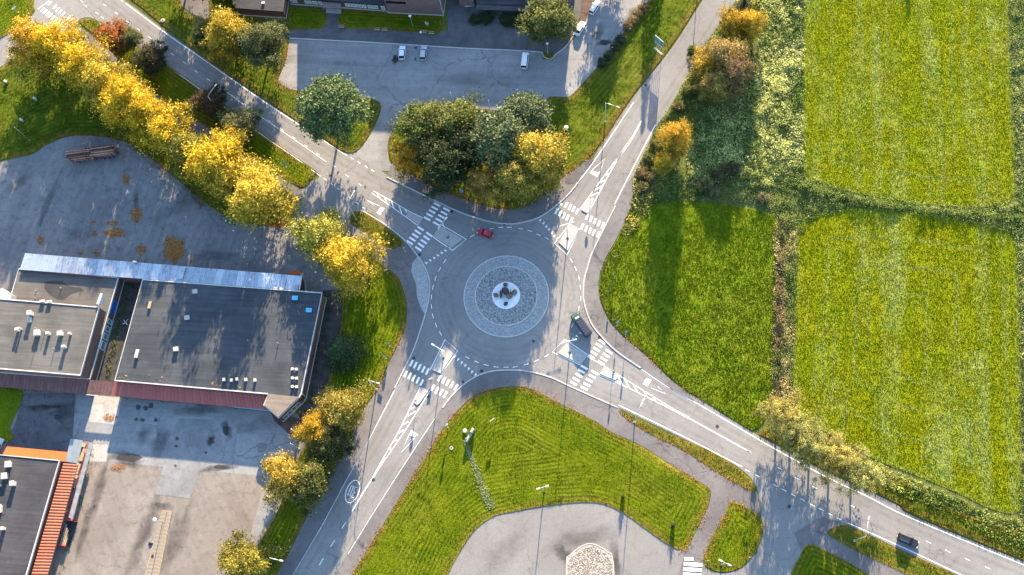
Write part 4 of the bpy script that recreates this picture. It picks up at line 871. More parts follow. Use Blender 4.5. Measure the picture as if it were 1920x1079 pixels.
# ---- bottom left building with tiled canopies
BZ = 4.2
bl_px = [(-120, 842), (112, 864), (48, 1085), (10, 1190), (-120, 1190)]
bp = [G(x, y, BZ) for x, y in bl_px]; blb = thing('flat_roof_shop', centroid(bp), 'dark felt roofed low shop building at the lower left corner', 'building')
block(blb, bl_px, BZ, 'brick', 'felt_dark'); 
for x, y, d in ((18, 872, (1.5, 1.5, 1.0)), (11, 894, (1.5, 1.5, 1.0)), (27, 908, (1.2, 1.2, 1.3)), (8, 992, (1.0, .8, 1.3)), (1, 955, (1.2, 2.0, .8)), (2, 911, (.5, .5, 1.3))): vent(blb, x, y, BZ + .1, d, 'vent')
for i, (x0, y0, x1, y1) in enumerate(((64, 975, 70, 992), (2, 962, 12, 968))): litter_patch(blb, [G(x0, y0, BZ), G(x1, y0, BZ), G(x1, y1, BZ), G(x0, y1, BZ)], 6, BZ + .12, seed=80 + i)
z1c = 3.3
oc = thing('orange_canopy', centroid([G(100, 870), G(75, 1060)]), 'long orange canopy with many ribbed roof strips beside the dark roofed shop', 'canopy')
TLc, TRc, BRc, BLc = G(119, 869, z1c), G(146, 871, z1c - .35), G(78, 1120, z1c - .35), G(47, 1120, z1c)
sheets(oc, TLc, BLc, BRc, TRc, 44, 'orange_sheet', 1, .08, .06, 'roof_strip')
MB().tube([TRc + Vector((.06, 0, -.1)), BRc + Vector((.06, 0, -.1))], .07).build('gutter', M['purlin'], oc, world=True)
for u in (.05, .3, .55, .8): 
    p = TRc.lerp(BRc, u); MB().tube([(p.x, p.y, 0), (p.x, p.y, z1c - .4)], .06).build('post', M['purlin'], oc, world=True)
oc2 = thing('orange_canopy', centroid([G(15, 850), G(120, 855)]), 'plain smooth orange canopy across the shop back wall', 'canopy')
sheets(oc2, G(13, 837.5, 3.0), G(126, 848, 3.0), G(122.5, 866, 3.4), G(5, 852.5, 3.4), 2, 'orange_plain', 1, .0, .002, 'roof_panel')
for u in (.02, .5, .98):
    p = G(13, 837.5, 3.0).lerp(G(126, 848, 3.0), u); MB().tube([(p.x, p.y - .1, 0), (p.x, p.y - .1, 2.95)], .06).build('post', M['purlin'], oc2, world=True)
zc = thing('metal_canopy', centroid([G(132, 823), G(145, 868)]), 'small grey corrugated metal canopy beside the stacked boards', 'canopy')
sheets(zc, G(132, 823, 3.1), G(155.5, 826, 3.1), G(145, 869, 3.1), G(122.5, 866, 3.1), 3, 'zinc_canopy', 4, .06, .004, 'metal_sheet')
for x, y in ((133, 825), (154, 828), (144, 866)): p = G(x, y, 3.1); MB().tube([(p.x, p.y, 0), (p.x, p.y, 3.05)], .05).build('post', M['purlin'], zc, world=True)
ga = thing('glass_gutter_roof', centroid([G(170, 830), G(130, 970)]), 'narrow pale metal roof strip on a red frame along the shop yard', 'canopy')
a, b, c_, d_ = G(167, 831, 2.2), G(174, 833, 2.2), G(136, 974, 2.2), G(129, 971, 2.2)
sheets(ga, a, d_, c_, b, 9, 'zinc_canopy', 1, .02, .004, 'roof_panel'); MB().tube([a + Vector((-.1, 0, -.08)), d_ + Vector((-.1, 0, -.08))], .07).build('rail', M['red_sign'], ga, world=True)
for u in (.02, .35, .68, .98): p = a.lerp(d_, u); MB().tube([(p.x, p.y, 0), (p.x, p.y, 2.15)], .05).build('post', M['red_sign'], ga, world=True)
for i, (x, y, w_, l_, lb) in enumerate([(158, 836, 1.1, .9, 'beige board stack nearest the pale roof end'), (160, 846, 1.0, 1.0, 'square beige board stack below the first stack'), (155, 857, .9, 2.2, 'long beige board stack beside the metal canopy'), (147, 880, .9, 2.6, 'beige plank stack next to the ribbed orange canopy'), (142, 901, .8, 2.4, 'beige plank stack halfway along the red rail'), (139, 912, .7, .8, 'small beige board stack above the dark gap')]):
    p = G(x, y, .1); t = thing('board_stack', (p.x, p.y, .05), lb, 'boards', 'board stacks in the shop yard', -.22)
    for k in range(3): MB().box((random.uniform(-.03, .03), 0, .12 + k * .18), (w_, l_, .15), random.uniform(-.04, .04)).build('board', M['wood'], t)
p = G(128, 1000, 0); t = thing('plank_rack', (p.x, p.y, .05), 'open red ended rack holding long wooden planks beside the orange canopy', 'rack', None, -.2)
MB().box((0, 2.9, .6), (3.0, .12, 1.2)).build('end_panel', M['red_sign'], t); MB().box((-.1, -3.0, .6), (2.2, .12, 1.2)).build('end_panel', M['red_sign'], t)
for k, (x, l_, m_) in enumerate(((-.7, 4.8, 'pole'), (-.3, 4.0, 'wood'), (.15, 3.6, 'wood'), (.55, 2.6, 'wood'), (.9, 2.2, 'dark_metal'))): MB().box((x, -2.9 + l_ / 2, .7 + .03 * k), (.3, l_, .16)).build('plank', M[m_], t)
MB().box((.2, 0, .1), (2.4, 5.6, .12)).build('base', M['dark_metal'], t)

# ---- school at the top edge
SZ = 3.2
sa_px = [(390, -120), (441, 16), (531, 22.5), (538, -25), (560, -120)]
ws = [G(x, y, SZ) for x, y in sa_px]; sch = thing('school_wing', centroid(ws), 'dark felt roofed brick wing behind the tall yellow and green trees', 'building')
block(sch, sa_px, SZ, 'brick', 'felt_dark', 'dark_metal', plinth='trim_white', edge_w=.2); vent(sch, 494, 7, SZ + .1, (.9, .6, .4), 'white_paint')
sb_px = [(538, -60), (540, -4), (640, 3), (724, 9.5), (728, -50)]
ws = [G(x, y, SZ) for x, y in sb_px]; sc2 = thing('school_main_block', centroid(ws), 'low brick block with a row of pale windows above the front lawn', 'building')
block(sc2, sb_px, SZ, 'brick', 'felt_dark', 'dark_metal', plinth='trim_white', edge_w=.2)
a, b = G(540, -4, SZ), G(640, 3, SZ); wall_windows(sc2, a, b, [(.02, .08), (.09, .145), (.29, .345), (.355, .41), (.43, .46), (.47, .525), (.55, .61)], 1.0, 2.4, 'pale_glass')
a, b = G(640, 3, SZ), G(724, 9.5, SZ); wall_windows(sc2, a, b, [(.06, .13), (.145, .21), (.225, .29), (.305, .37), (.385, .45), (.465, .53), (.57, .635), (.65, .715), (.73, .795), (.87, .95)], 1.0, 2.4, 'pale_glass')
e0, e1, e2, e3 = G(604, 4, 2.8), G(639, 7, 2.8), G(640, 17, 2.8), G(605, 15, 2.8); MB().prism([(p.x, p.y) for p in (e0, e1, e2, e3)], 2.65, 2.9).build('entrance_canopy', M['brick_pink'], sc2, world=True)
e = [G(*q) for q in ((612, 15), (640, 18), (640, 27), (612, 25))]; MB().prism([(p.x, p.y) for p in e], 0, .3).build('entrance_step', M['concrete'], sc2, world=True)
# tall brick tower part
b0 = [G(728, 25), G(831, 30), G(845, -60), G(735, -60)]; TZ = 9.8
tw = thing('brick_tower', centroid(b0), 'tall plain pinkish brown brick hall facing the parking lot', 'building')
MB().prism([(p.x, p.y) for p in b0], 0, TZ).build('wall', M['brick_pink'], tw, world=True); MB().prism([(p.x, p.y) for p in b0], TZ, TZ + .3).build('roof', M['felt_dark'], tw, world=True)
ribbon('plinth', None, .34, .4, 'trim_white', parent=tw, height=.4, closed=True, world_pts=[Vector((p.x, p.y, .4)) - WLOC[tw.name] for p in b0])
a, b = b0[0], b0[1]; d = (b - a).normalized(); 
for u in (.04,): MB().tube([(b.x + .1, b.y, 0), (b.x + .1, b.y, TZ)], .08).build('downpipe', M['trim_white'], tw, world=True)
pnl = a.lerp(b, .2); MB().box((pnl.x, pnl.y - .03, 5.4), ((b - a).length * .36, .1, 1.0), math.atan2(d.y, d.x)).build('window_band', M['glass'], tw, world=True)
# right hand school parts
e = [G(*q) for q in ((861, -5), (892, -4), (890, 14), (862, 12))]
el = thing('entrance_porch', centroid(e), 'small brick entrance porch with a pale sill between lawn and hedge', 'building')
MB().prism([(p.x, p.y) for p in e], 0, 2.9).build('wall', M['brick_pink'], el, world=True); MB().prism([(p.x, p.y) for p in e], 2.92, 3.1).build('roof', M['brick_pink'], el, world=True)
a, b = e[3], e[2]; MB().box(((a.x + b.x) / 2 + .8, (a.y + b.y) / 2 - .1, .5), (2.8, .25, .2), .05).build('sill', M['trim_white'], el, world=True)
e = [G(x, y, 3.0) for x, y in ((893, 7), (995, 11), (1062, 16), (1068, -80), (893, -90))]
rb = thing('flat_roof_annex', centroid(e), 'flat dark roofed annex with a pale gravel edge behind the hedge', 'building')
MB().prism([(p.x, p.y) for p in e], 0, 2.95).build('wall', M['brick'], rb, world=True); MB().prism([(p.x, p.y) for p in e], 2.95, 3.1).build('roof', M['felt_dark'], rb, world=True)
e2_ = [G(x, y, 3.1) for x, y in ((893, 7), (995, 11.5), (994, 20), (893, 16))]; MB().prism([(p.x, p.y) for p in e2_], 2.5, 2.7).build('eave', M['gravel_roof'], rb, world=True)
# taller school blocks just beyond the top edge
for i, (pts, z, lb) in enumerate([([(605, -66), (742, -62), (745, -190), (605, -200)], 11.2, 'two storey brick classroom block beyond the top edge left of the tower'),
                                  ([(846, -48), (972, -46), (975, -170), (850, -170)], 11.2, 'tall brick stair block beyond the top edge right of the tower'),
                                  ([(978, -60), (1084, -55), (1090, -200), (980, -200)], 13.2, 'tall brick gym block beyond the top edge above the annex')]):
    e = [G(x, y, 0) for x, y in pts]; tb = thing('school_block', centroid(e), lb, 'building', 'school blocks beyond the top edge')
    MB().prism([(p.x, p.y) for p in e], 0, z).build('wall', M['brick'], tb, world=True); MB().prism([(p.x, p.y) for p in e], z, z + .25).build('roof', M['felt_dark'], tb, world=True)

# ---- leaf drifts on the yards
for i, (x, y, rx, ry, lb) in enumerate([(256, 402, 9, 14, 'brown leaf drift below the yellow tree row'), (215, 437, 20, 8, 'wide oval leaf drift in the middle of the yard'), (322, 468, 18, 26, 'large orange leaf drift in front of the shed roof'), (265, 469, 9, 9, 'round leaf drift left of the largest drift'), (211, 419, 9, 5, 'small leaf drift above the wide oval one'), (174, 416, 6, 4, 'tiny leaf drift upper left of the oval one'), (177, 438, 5, 6, 'tiny leaf drift left of the oval one'), (77, 450, 7, 8, 'dark brown leaf drift near the shed corner'), (180, 475, 6, 5, 'orange leaf drift close to the shed roof'), (236, 338, 7, 12, 'thin orange leaf drift below the log trailer'), (440, 392 + 25, 4, 4, 'few leaves beside the green trailer'), (152, 475, 5, 4, 'faint leaf drift near the left shed roof'), (362, 490, 6, 4, 'orange leaf drift right of the largest drift'), (222, 878, 11, 7, 'straw coloured leaf pile at the edge of the building shadow'), (205, 783, 12, 6, 'brown leaf pile on the concrete slab'), (530, 409 + 11, 30, 6, 'orange leaves under the lowest yellow tree')]):
    k = [(x + 1.45 * rx * math.cos(a_) * random.uniform(.6, 1.1), y + 1.45 * ry * math.sin(a_) * random.uniform(.6, 1.1)) for a_ in [2 * PI * j / 14 for j in range(14)]]
    litter_patch(None, [G(*q) for q in k], 75, .06, 'leaf_drift', .095, 100 + i, lb)
# ================================================================== trees and undergrowth
def leaf_quads(P, size, r, flat_=0.0):
    n = len(P); nrm = r.normal(0, 1, (n, 3)); nrm[:, 2] = nrm[:, 2] * (1 + flat_) + flat_; nrm /= np.linalg.norm(nrm, axis=1)[:, None]
    t = np.cross(nrm, r.normal(0, 1, (n, 3))); t /= np.linalg.norm(t, axis=1)[:, None] + 1e-9; b_ = np.cross(nrm, t)
    s = size * r.uniform(.6, 1.4, n); V = np.zeros((n, 4, 3))
    for j, (u, v) in enumerate(((-1, 0), (0, -.62), (1, 0), (0, .62))): V[:, j] = P + t * (u * s)[:, None] + b_ * (v * s)[:, None]
    return V
def crown(kind, seed):
    """unit tree: height 1, crown radius given relative to height; returns leaf centres, t, v, leaf size"""
    r = np.random.default_rng(seed)
    if kind in ('round', 'birch', 'willow', 'dark'):
        nc, per, hz, zc, R, cr, sz = {'round': (150, 125, .36, .58, .36, .085, .014), 'birch': (190, 110, .46, .53, .30, .066, .0108), 'willow': (125, 100, .40, .56, .42, .070, .0112), 'dark': (150, 130, .36, .56, .38, .085, .014)}[kind]
        d = r.normal(0, 1, (nc, 3)); d /= np.linalg.norm(d, axis=1)[:, None]; q = (.35 + .65 * r.random(nc) ** .45) * r.uniform(.85, 1.12, nc)
        lob = 1 + .30 * np.sin(3 * np.arctan2(d[:, 1], d[:, 0]) + seed) + .15 * np.sin(5 * np.arctan2(d[:, 1], d[:, 0]) + 2.1 * seed)
        if kind == 'birch': wz = np.where(d[:, 2] > 0, 1 - .32 * d[:, 2], 1.0)
        else: wz = 1.0
        c = np.stack([d[:, 0] * R * q * lob * wz, d[:, 1] * R * q * lob * wz, zc + d[:, 2] * hz * q], 1)
        cs = cr * r.uniform(.45, 1.6, nc)
        P = (c[:, None] + r.normal(0, .5, (nc, per, 3)) * cs[:, None, None] * np.array([1, 1, .75])).reshape(-1, 3)
        if kind == 'birch': P[:, 2] -= .03 * r.random(len(P)) ** 2
        tt = .44 + .46 * (c[:, 2] - zc) / hz + r.normal(0, .22, nc)  # lower clumps take the low tone: greener leaves with shade painted in
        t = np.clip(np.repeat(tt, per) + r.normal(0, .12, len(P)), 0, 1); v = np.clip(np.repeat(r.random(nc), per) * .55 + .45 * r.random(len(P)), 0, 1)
        return P, t, v, sz
    if kind == 'pine':
        nc, per = 150, 120; a = r.uniform(0, 2 * PI, nc); zz = r.uniform(.38, .98, nc); R = .34 * np.sqrt(np.clip(1 - ((zz - .5) / .5) ** 2, .03, 1)) * (.45 + .55 * r.random(nc) ** .5)
        c = np.stack([np.cos(a) * R, np.sin(a) * R, zz], 1); cs = .075 * r.uniform(.6, 1.4, nc)
        P = (c[:, None] + r.normal(0, .5, (nc, per, 3)) * cs[:, None, None] * np.array([1, 1, .6])).reshape(-1, 3)
        t = np.clip(np.repeat(.5 + r.normal(0, .25, nc), per) + r.normal(0, .15, len(P)), 0, 1); return P, t, r.random(len(P)), .0135
    if kind == 'spruce':
        L = []
        for i in range(15):
            z = .08 + .9 * i / 15; R = .27 * (1 - z) + .015; nb = max(5, int(15 * (1 - z) + 4))
            for k in range(nb):
                a = 2 * PI * k / nb + r.uniform(-.25, .25) + i; m = 44; u = r.random(m) ** .7 * r.uniform(.8, 1.15)
                L.append(np.stack([np.cos(a) * R * u + r.normal(0, .014, m), np.sin(a) * R * u + r.normal(0, .014, m), z - .06 * u + r.normal(0, .010, m)], 1))
        P = np.concatenate(L); return P, r.random(len(P)), r.random(len(P)), .011
    if kind == 'shrub':
        nc, per = 60, 40; d = r.normal(0, 1, (nc, 3)); d[:, 2] = np.abs(d[:, 2]); d /= np.linalg.norm(d, axis=1)[:, None]; q = .4 + .6 * r.random(nc) ** .5
        c = np.stack([d[:, 0] * .62 * q, d[:, 1] * .62 * q, .08 + d[:, 2] * .8 * q], 1); P = (c[:, None] + r.normal(0, .5, (nc, per, 3)) * .2).reshape(-1, 3); P[:, 2] = np.clip(P[:, 2], .02, 2)
        t = np.clip(np.repeat(.35 + .4 * c[:, 2] + r.normal(0, .2, nc), per), 0, 1); return P, t, np.repeat(r.random(nc), per) * .5 + .5 * r.random(len(P)), .05
def trunk_mb(kind, seed):
    r = random.Random(seed); mb = MB()
    if kind == 'shrub':
        for k in range(5):
            a = r.uniform(0, 2 * PI); mb.tube([(0, 0, 0), (.15 * math.cos(a), .15 * math.sin(a), .35), (.35 * math.cos(a), .35 * math.sin(a), .7)], [.03, .022, .01], 5)
        return mb
    b_ = .016 if kind in ('birch', 'spruce') else .021
    top = .95 if kind in ('spruce', 'pine') else .82
    lean = [(r.uniform(-.02, .02), r.uniform(-.02, .02)) for _ in range(4)]
    pts = [(0, 0, 0), (lean[0][0], lean[0][1], top * .33), (lean[1][0], lean[1][1], top * .66), (lean[2][0] * 1.4, lean[2][1] * 1.4, top)]
    mb.tube(pts, [b_, b_ * .75, b_ * .48, b_ * .12], 7)
    if kind != 'spruce':
        for k in range(9):
            a = r.uniform(0, 2 * PI); z = r.uniform(.25, .62); l = r.uniform(.16, .27); x, y = lean[0][0], lean[0][1]
            mb.tube([(x, y, z), (x + l * .5 * math.cos(a), y + l * .5 * math.sin(a), z + l * .45), (x + l * math.cos(a), y + l * math.sin(a), z + l * .75)], [b_ * .42, b_ * .28, b_ * .08], 5)
    return mb
LM = {'round': 'leaf_green', 'birch': 'leaf_birch', 'willow': 'leaf_willow', 'dark': 'leaf_dark', 'pine': 'leaf_pine', 'spruce': 'leaf_dark', 'shrub': 'leaf_green'}
PROTO = {}
def proto(kind, k):
    if (kind, k) not in PROTO:
        P, t, v, sz = crown(kind, 31 * k + len(kind)); r = np.random.default_rng(k)
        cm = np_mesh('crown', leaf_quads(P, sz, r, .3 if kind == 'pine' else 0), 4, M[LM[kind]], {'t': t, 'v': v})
        mb = trunk_mb(kind, k); tm = bpy.data.meshes.new('trunk'); tm.from_pydata(mb.v, [], mb.f); tm.materials.append(M['birch_bark' if kind == 'birch' else 'bark'])
        tm.polygons.foreach_set('use_smooth', [True] * len(tm.polygons)); PROTO[(kind, k)] = (cm, tm)
    return PROTO[(kind, k)]
RK = {'round': .40, 'birch': .335, 'willow': .46, 'dark': .42, 'pine': .36, 'spruce': .27, 'shrub': .75}
def tree(name, kind, k, cx, cy, h, rad, col, label, group=None, cat='tree', zc=.57):
    if cat == 'tree' and h > 6: h, rad = h * (1.36 if group == gr else 1.24 if h > 10 else 1.2), rad * (1.2 if group == gr else 1.1)
    p = G(cx, cy, h * zc); cm, tm = proto(kind, k)
    t = thing(name, (p.x, p.y, .1), label, cat, group, rz=(cx * 7.3 + cy * 3.1) % 6.28)
    s = rad / (RK[kind] * h)
    for nm, me in (('trunk', tm), ('crown', cm)):
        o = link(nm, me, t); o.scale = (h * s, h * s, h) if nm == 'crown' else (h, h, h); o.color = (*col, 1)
    return t
YEL, ORG, GOLD, PALE = (.74, .50, .02), (.72, .42, .035), (.66, .48, .045), (.46, .34, .07)
OLV, GRN, LGR, RED = (.26, .24, .035), (.085, .115, .03), (.20, .21, .07), (.46, .14, .035)
gr = 'yellow birches in the row by the road'
for a in [
    (0, 62, 82, 14, 6.3, ORG, 'orange yellow weeping birch at the top left end of the row'), (1, 108, 88, 13.5, 6.0, YEL, 'bright yellow birch second from the top left end of the row'),
    (2, 150, 122, 13.5, 6.3, YEL, 'yellow birch with a bare lower trunk, third in the row'), (0, 192, 150, 13, 6.0, GOLD, 'golden birch just left of the red rowan'),
    (1, 235, 185, 13, 6.0, YEL, 'yellow birch above the log trailer'), (2, 275, 215, 12.5, 5.6, YEL, 'yellow birch just right of the log trailer'),
    (0, 318, 250, 12.5, 6.0, YEL, 'yellow birch in the middle of the row behind the log trailer'), (1, 352, 285, 11, 5.0, OLV, 'olive yellow birch between two brighter yellow ones'),
    (2, 408, 300, 14.5, 7.4, YEL, 'largest and brightest yellow birch of the row'), (0, 428, 338, 12.0, 5.0, GOLD, 'golden birch at the green covered trailer'), (1, 486, 365, 13, 7.2, GOLD, 'lowest golden birch at the right end of the row')]:
    tree('birch_tree', 'birch', a[0], a[1], a[2], a[3], a[4], a[5], a[6], gr)
tree('rowan_tree', 'round', 0, 214, 68, 7.5, 4.6, RED, 'red leaved rowan beside the upper left road')
tree('rowan_tree', 'round', 1, 240, 72, 6.5, 3.2, LGR, 'light green tree right of the red rowan')
tree('dark_maple', 'dark', 0, 281, 108, 7.5, 4.4, (.10, .085, .04), 'dark brownish green tree by the road below the rowan')
tree('dark_maple', 'dark', 1, 397, 190, 7, 4.3, (.15, .095, .05), 'dark purplish tree under the bent street lamp')
tree('round_tree', 'round', 1, 451, 233, 7.5, 4.8, (.30, .28, .10), 'green tree with pale tips at the road edge')
tree('maple_tree', 'birch', 2, 426, 64, 13.5, 6.6, (.56, .38, .03), 'tall golden maple left of the dark green tree by the school')
tree('linden_tree', 'round', 2, 385, 62, 9, 3.6, LGR, 'pale green tree hidden behind the golden maple')
tree('linden_tree', 'dark', 2, 488, 85, 12, 6.0, (.19, .20, .07), 'large dark green linden beside the school lawn')
tree('pine_tree', 'pine', 0, 622, 208, 13.5, 8.2, (.17, .235, .075), 'large grey green pine between road and parking lot')
tree('linden_tree', 'round', 0, 795, 240, 12, 6.8, (.20, .22, .05), 'wide yellow green linden at the left of the grove'); tree('linden_tree', 'round', 2, 850, 232, 12.5, 6.6, (.21, .225, .055), 'yellow green linden touching the parking lot edge')
tree('maple_tree', 'birch', 0, 772, 290, 9, 4.8, (.66, .33, .02), 'small orange maple at the lower left of the grove')
tree('linden_tree', 'dark', 1, 838, 312, 13, 6.5, (.07, .09, .035), 'dark green tree in the middle of the grove'); tree('linden_tree', 'dark', 0, 872, 275, 12, 5.5, (.06, .08, .035), 'dark tree behind the middle of the grove')
tree('pine_tree', 'pine', 1, 938, 262, 14, 7.4, (.175, .215, .09), 'grey green pine in the upper part of the grove'); tree('pine_tree', 'pine', 0, 985, 222, 11, 6.0, (.18, .22, .09), 'small grey green pine at the top of the grove')
tree('birch_tree', 'birch', 1, 1002, 292, 14, 7.0, (.56, .42, .05), 'golden birch at the right of the grove'); tree('birch_tree', 'birch', 2, 1022, 318, 11, 4.8, (.54, .40, .06), 'small golden birch at the right tip of the grove'); tree('birch_tree', 'birch', 0, 965, 335, 13, 5.8, (.42, .33, .06), 'olive golden birch at the bottom of the grove')
tree('birch_tree', 'birch', 2, 908, 342, 9.5, 4.4, (.44, .27, .06), 'brownish orange birch with visible trunk in the grove')
tree('linden_tree', 'round', 1, 1026, 32, 11.5, 6.6, (.23, .24, .06), 'green tree between the annex and the parked cars')
tree('birch_tree', 'birch', 0, 598, 440, 11.5, 6.3, (.46, .43, .07), 'yellow green birch at the left of the pair by the yard entrance'); tree('birch_tree', 'birch', 1, 655, 490, 12.5, 7.4, (.64, .44, .03), 'golden birch at the right of the pair by the yard entrance')
tree('spruce_tree', 'spruce', 0, 640, 655, 8.0, 5.4, (.085, .15, .05), 'dark green bushy spruce beside the hall')
tree('round_tree', 'birch', 2, 640, 765, 9.5, 5.6, (.40, .30, .05), 'olive yellow tree right of the hall entrance'); tree('round_tree', 'birch', 1, 590, 806, 8.5, 4.2, (.55, .33, .02), 'small bright yellow tree at the hall entrance'); tree('round_tree', 'dark', 1, 618, 832, 8, 5.0, (.13, .13, .04), 'dark green tree beside the small yellow one')
tree('round_tree', 'birch', 0, 534, 893, 10.5, 5.4, (.54, .36, .05), 'yellow tree overhanging the south yard'); tree('round_tree', 'round', 0, 578, 905, 9, 5.2, (.22, .21, .05), 'olive tree leaning over the road below the yellow one'); tree('round_tree', 'round', 2, 457, 1056, 9, 6.0, (.38, .31, .045), 'yellow green tree at the bottom edge of the yard')
for a in [(0, 1466, 775, 11.0, 4.8, 'pale yellow willow at the upper end of the roadside row'), (1, 1492, 815, 11.0, 5.0, 'willow with an orange tip, second in the roadside row'), (2, 1530, 838, 11.0, 4.6, 'third pale willow of the roadside row'), (0, 1568, 858, 11.0, 4.9, 'fourth pale willow of the roadside row'), (1, 1610, 888, 11.0, 5.2, 'lowest pale willow at the field corner')]:
    tree('willow_tree', 'willow', a[0], a[1], a[2], a[3], a[4], (.44, .44, .14) if a[0] else (.52, .44, .11), a[5], 'willows along the lower right road')
tree('aspen_tree', 'birch', 0, 1376, 42, 9, 3.8, (.62, .38, .03), 'orange yellow aspen at the upper end of the road bank'); tree('aspen_tree', 'birch', 1, 1410, 45, 9, 3.5, (.64, .42, .03), 'bright yellow aspen right of the orange one')
tree('aspen_tree', 'birch', 2, 1325, 118, 7.5, 4.6, (.60, .38, .03), 'yellow aspen at the roadside of the brown thicket'); tree('bare_aspen', 'birch', 1, 1358, 108, 10.5, 5.2, (.42, .29, .09), 'thin brownish aspen with few leaves'); tree('bare_aspen', 'birch', 0, 1378, 140, 10.4, 4.4, (.30, .18, .10), 'reddish brown nearly bare aspen')
tree('bare_aspen', 'birch', 2, 1340, 160, 8.5, 4.2, (.42, .30, .08), 'brown yellow aspen below the thicket')
tree('aspen_tree', 'birch', 1, 1268, 258, 11.8, 3.9, (.60, .36, .03), 'taller of two lone orange aspens by the road'); tree('aspen_tree', 'birch', 2, 1243, 305, 6.5, 2.6, (.60, .42, .03), 'small yellow aspen below the lone orange one')
tree('spruce_tree', 'spruce', 0, 1230, -62, 11, 3.2, (.06, .09, .035), 'spruce beyond the top edge above the grass strip'); tree('spruce_tree', 'spruce', 0, 1712, -168, 7.5, 2.9, (.06, .09, .035), 'lone spruce in the field beyond the top edge')
tree('linden_tree', 'dark', 0, 330, -60, 13, 6.0, (.12, .13, .05), 'large tree beyond the top edge above the school path'); tree('linden_tree', 'dark', 2, 395, -55, 13, 6.5, (.12, .13, .05), 'second large tree beyond the top edge by the school wing')
tree('round_tree', 'dark', 1, 1150, -70, 10, 5.0, (.12, .13, .05), 'dark tree beyond the top edge beside the drive')
tree('spruce_tree', 'spruce', 0, 1395, 6, 5, 2.6, (.09, .08, .05), 'small brownish conifer at the top of the bank')
# shrubs
sg = 'shrubs of the hedge beside the drive'
for i, (x, y, h, r_, col, lb) in enumerate([(1206, 14, 1.8, 1.7, (.36, .23, .10), 'brownish hedge shrub at the top of the drive hedge'), (1196, 26, 1.8, 1.7, (.38, .26, .11), 'pale brown shrub second from the top of the hedge'), (1187, 38, 1.8, 1.8, (.38, .27, .11), 'pale brown shrub third from the top of the hedge'), (1178, 50, 1.8, 1.7, (.32, .20, .09), 'reddish brown shrub fourth from the top of the hedge'), (1164, 74, 1.7, 1.9, (.08, .10, .05), 'dark green hedge shrub below the gap'), (1155, 88, 1.6, 1.7, (.10, .11, .05), 'dark green shrub near the white post'), (1142, 104, 1.6, 1.7, (.11, .12, .06), 'dull green shrub second from the lower hedge end'), (1130, 118, 1.7, 1.9, (.08, .10, .05), 'dark round shrub at the lower hedge end')]):
    tree('hedge_shrub', 'shrub', i % 2, x, y, h, r_, col, lb, sg, 'shrub', .4)
for i, (x, y, r_, lb) in enumerate([(892, 36, 2.2, 'dark bush beside the paved entrance'), (912, 34, 2.4, 'second dark bush left of the leaf covered gap'), (950, 38, 2.3, 'dark bush right of the leaf covered gap'), (968, 40, 2.4, 'dark bush next to the green tree'), (984, 40, 2.0, 'dark bush under the edge of the green tree')]):
    tree('dark_bush', 'shrub', i % 2, x, y, 1.9, r_, (.05, .085, .03), lb, 'bushes in front of the annex', 'shrub', .4)
for i, (x, y, h, r_, col, lb) in enumerate([(1290, 172, 2.4, 2.0, (.14, .15, .05), 'green roadside bush above the ditch gap'), (1272, 200, 2.4, 2.1, (.24, .19, .07), 'brownish green bush beside the ditch gap'), (1230, 270, 2.0, 1.8, (.13, .15, .045), 'green bush left of the orange aspen'), (1218, 300, 2.2, 2.0, (.14, .15, .05), 'green bush beside the small yellow aspen'), (1205, 325, 2.2, 2.0, (.28, .18, .09), 'reddish bush by the road line'), (1205, 352, 2.2, 2.1, (.26, .21, .09), 'pale brown bush where the path begins'), (1222, 335, 2.0, 1.9, (.22, .19, .08), 'dull bush right of the reddish one'), (1318, 350, 2.4, 2.4, (.18, .19, .07), 'grey green bush above the meadow corner'), (1350, 330, 2.2, 2.4, (.15, .115, .06), 'dark brown thicket bush in the ditch'), (1372, 318, 2.2, 2.4, (.14, .105, .06), 'dark brown bush right of the thicket'), (1340, 362, 2.0, 2.2, (.22, .21, .08), 'pale bush along the meadow hedge'), (1300, 95, 1.8, 1.8, (.12, .15, .04), 'green bush at the road edge beside the yellow aspen'), (1402, 62 + 30, 1.8, 1.7, (.16, .18, .06), 'green bush under the bright yellow aspen'), (1430, 372, 1.8, 2.0, (.28, .24, .11), 'straw coloured bush at the meadow corner')]):
    tree('roadside_bush', 'shrub', i % 2, x, y, h, r_, col, lb, 'bushes on the right road bank', 'shrub', .4)
for x, y, lb in ((1168, 932, 'thin young tree on the lawn edge beside the car park'), (1262, 986, 'thin young tree near the lower right lawn corner')):
    tree('sapling', 'shrub', 0, x, y, 2.6, .55, (.12, .12, .07), lb, 'saplings on the south lawn', 'tree', .5)

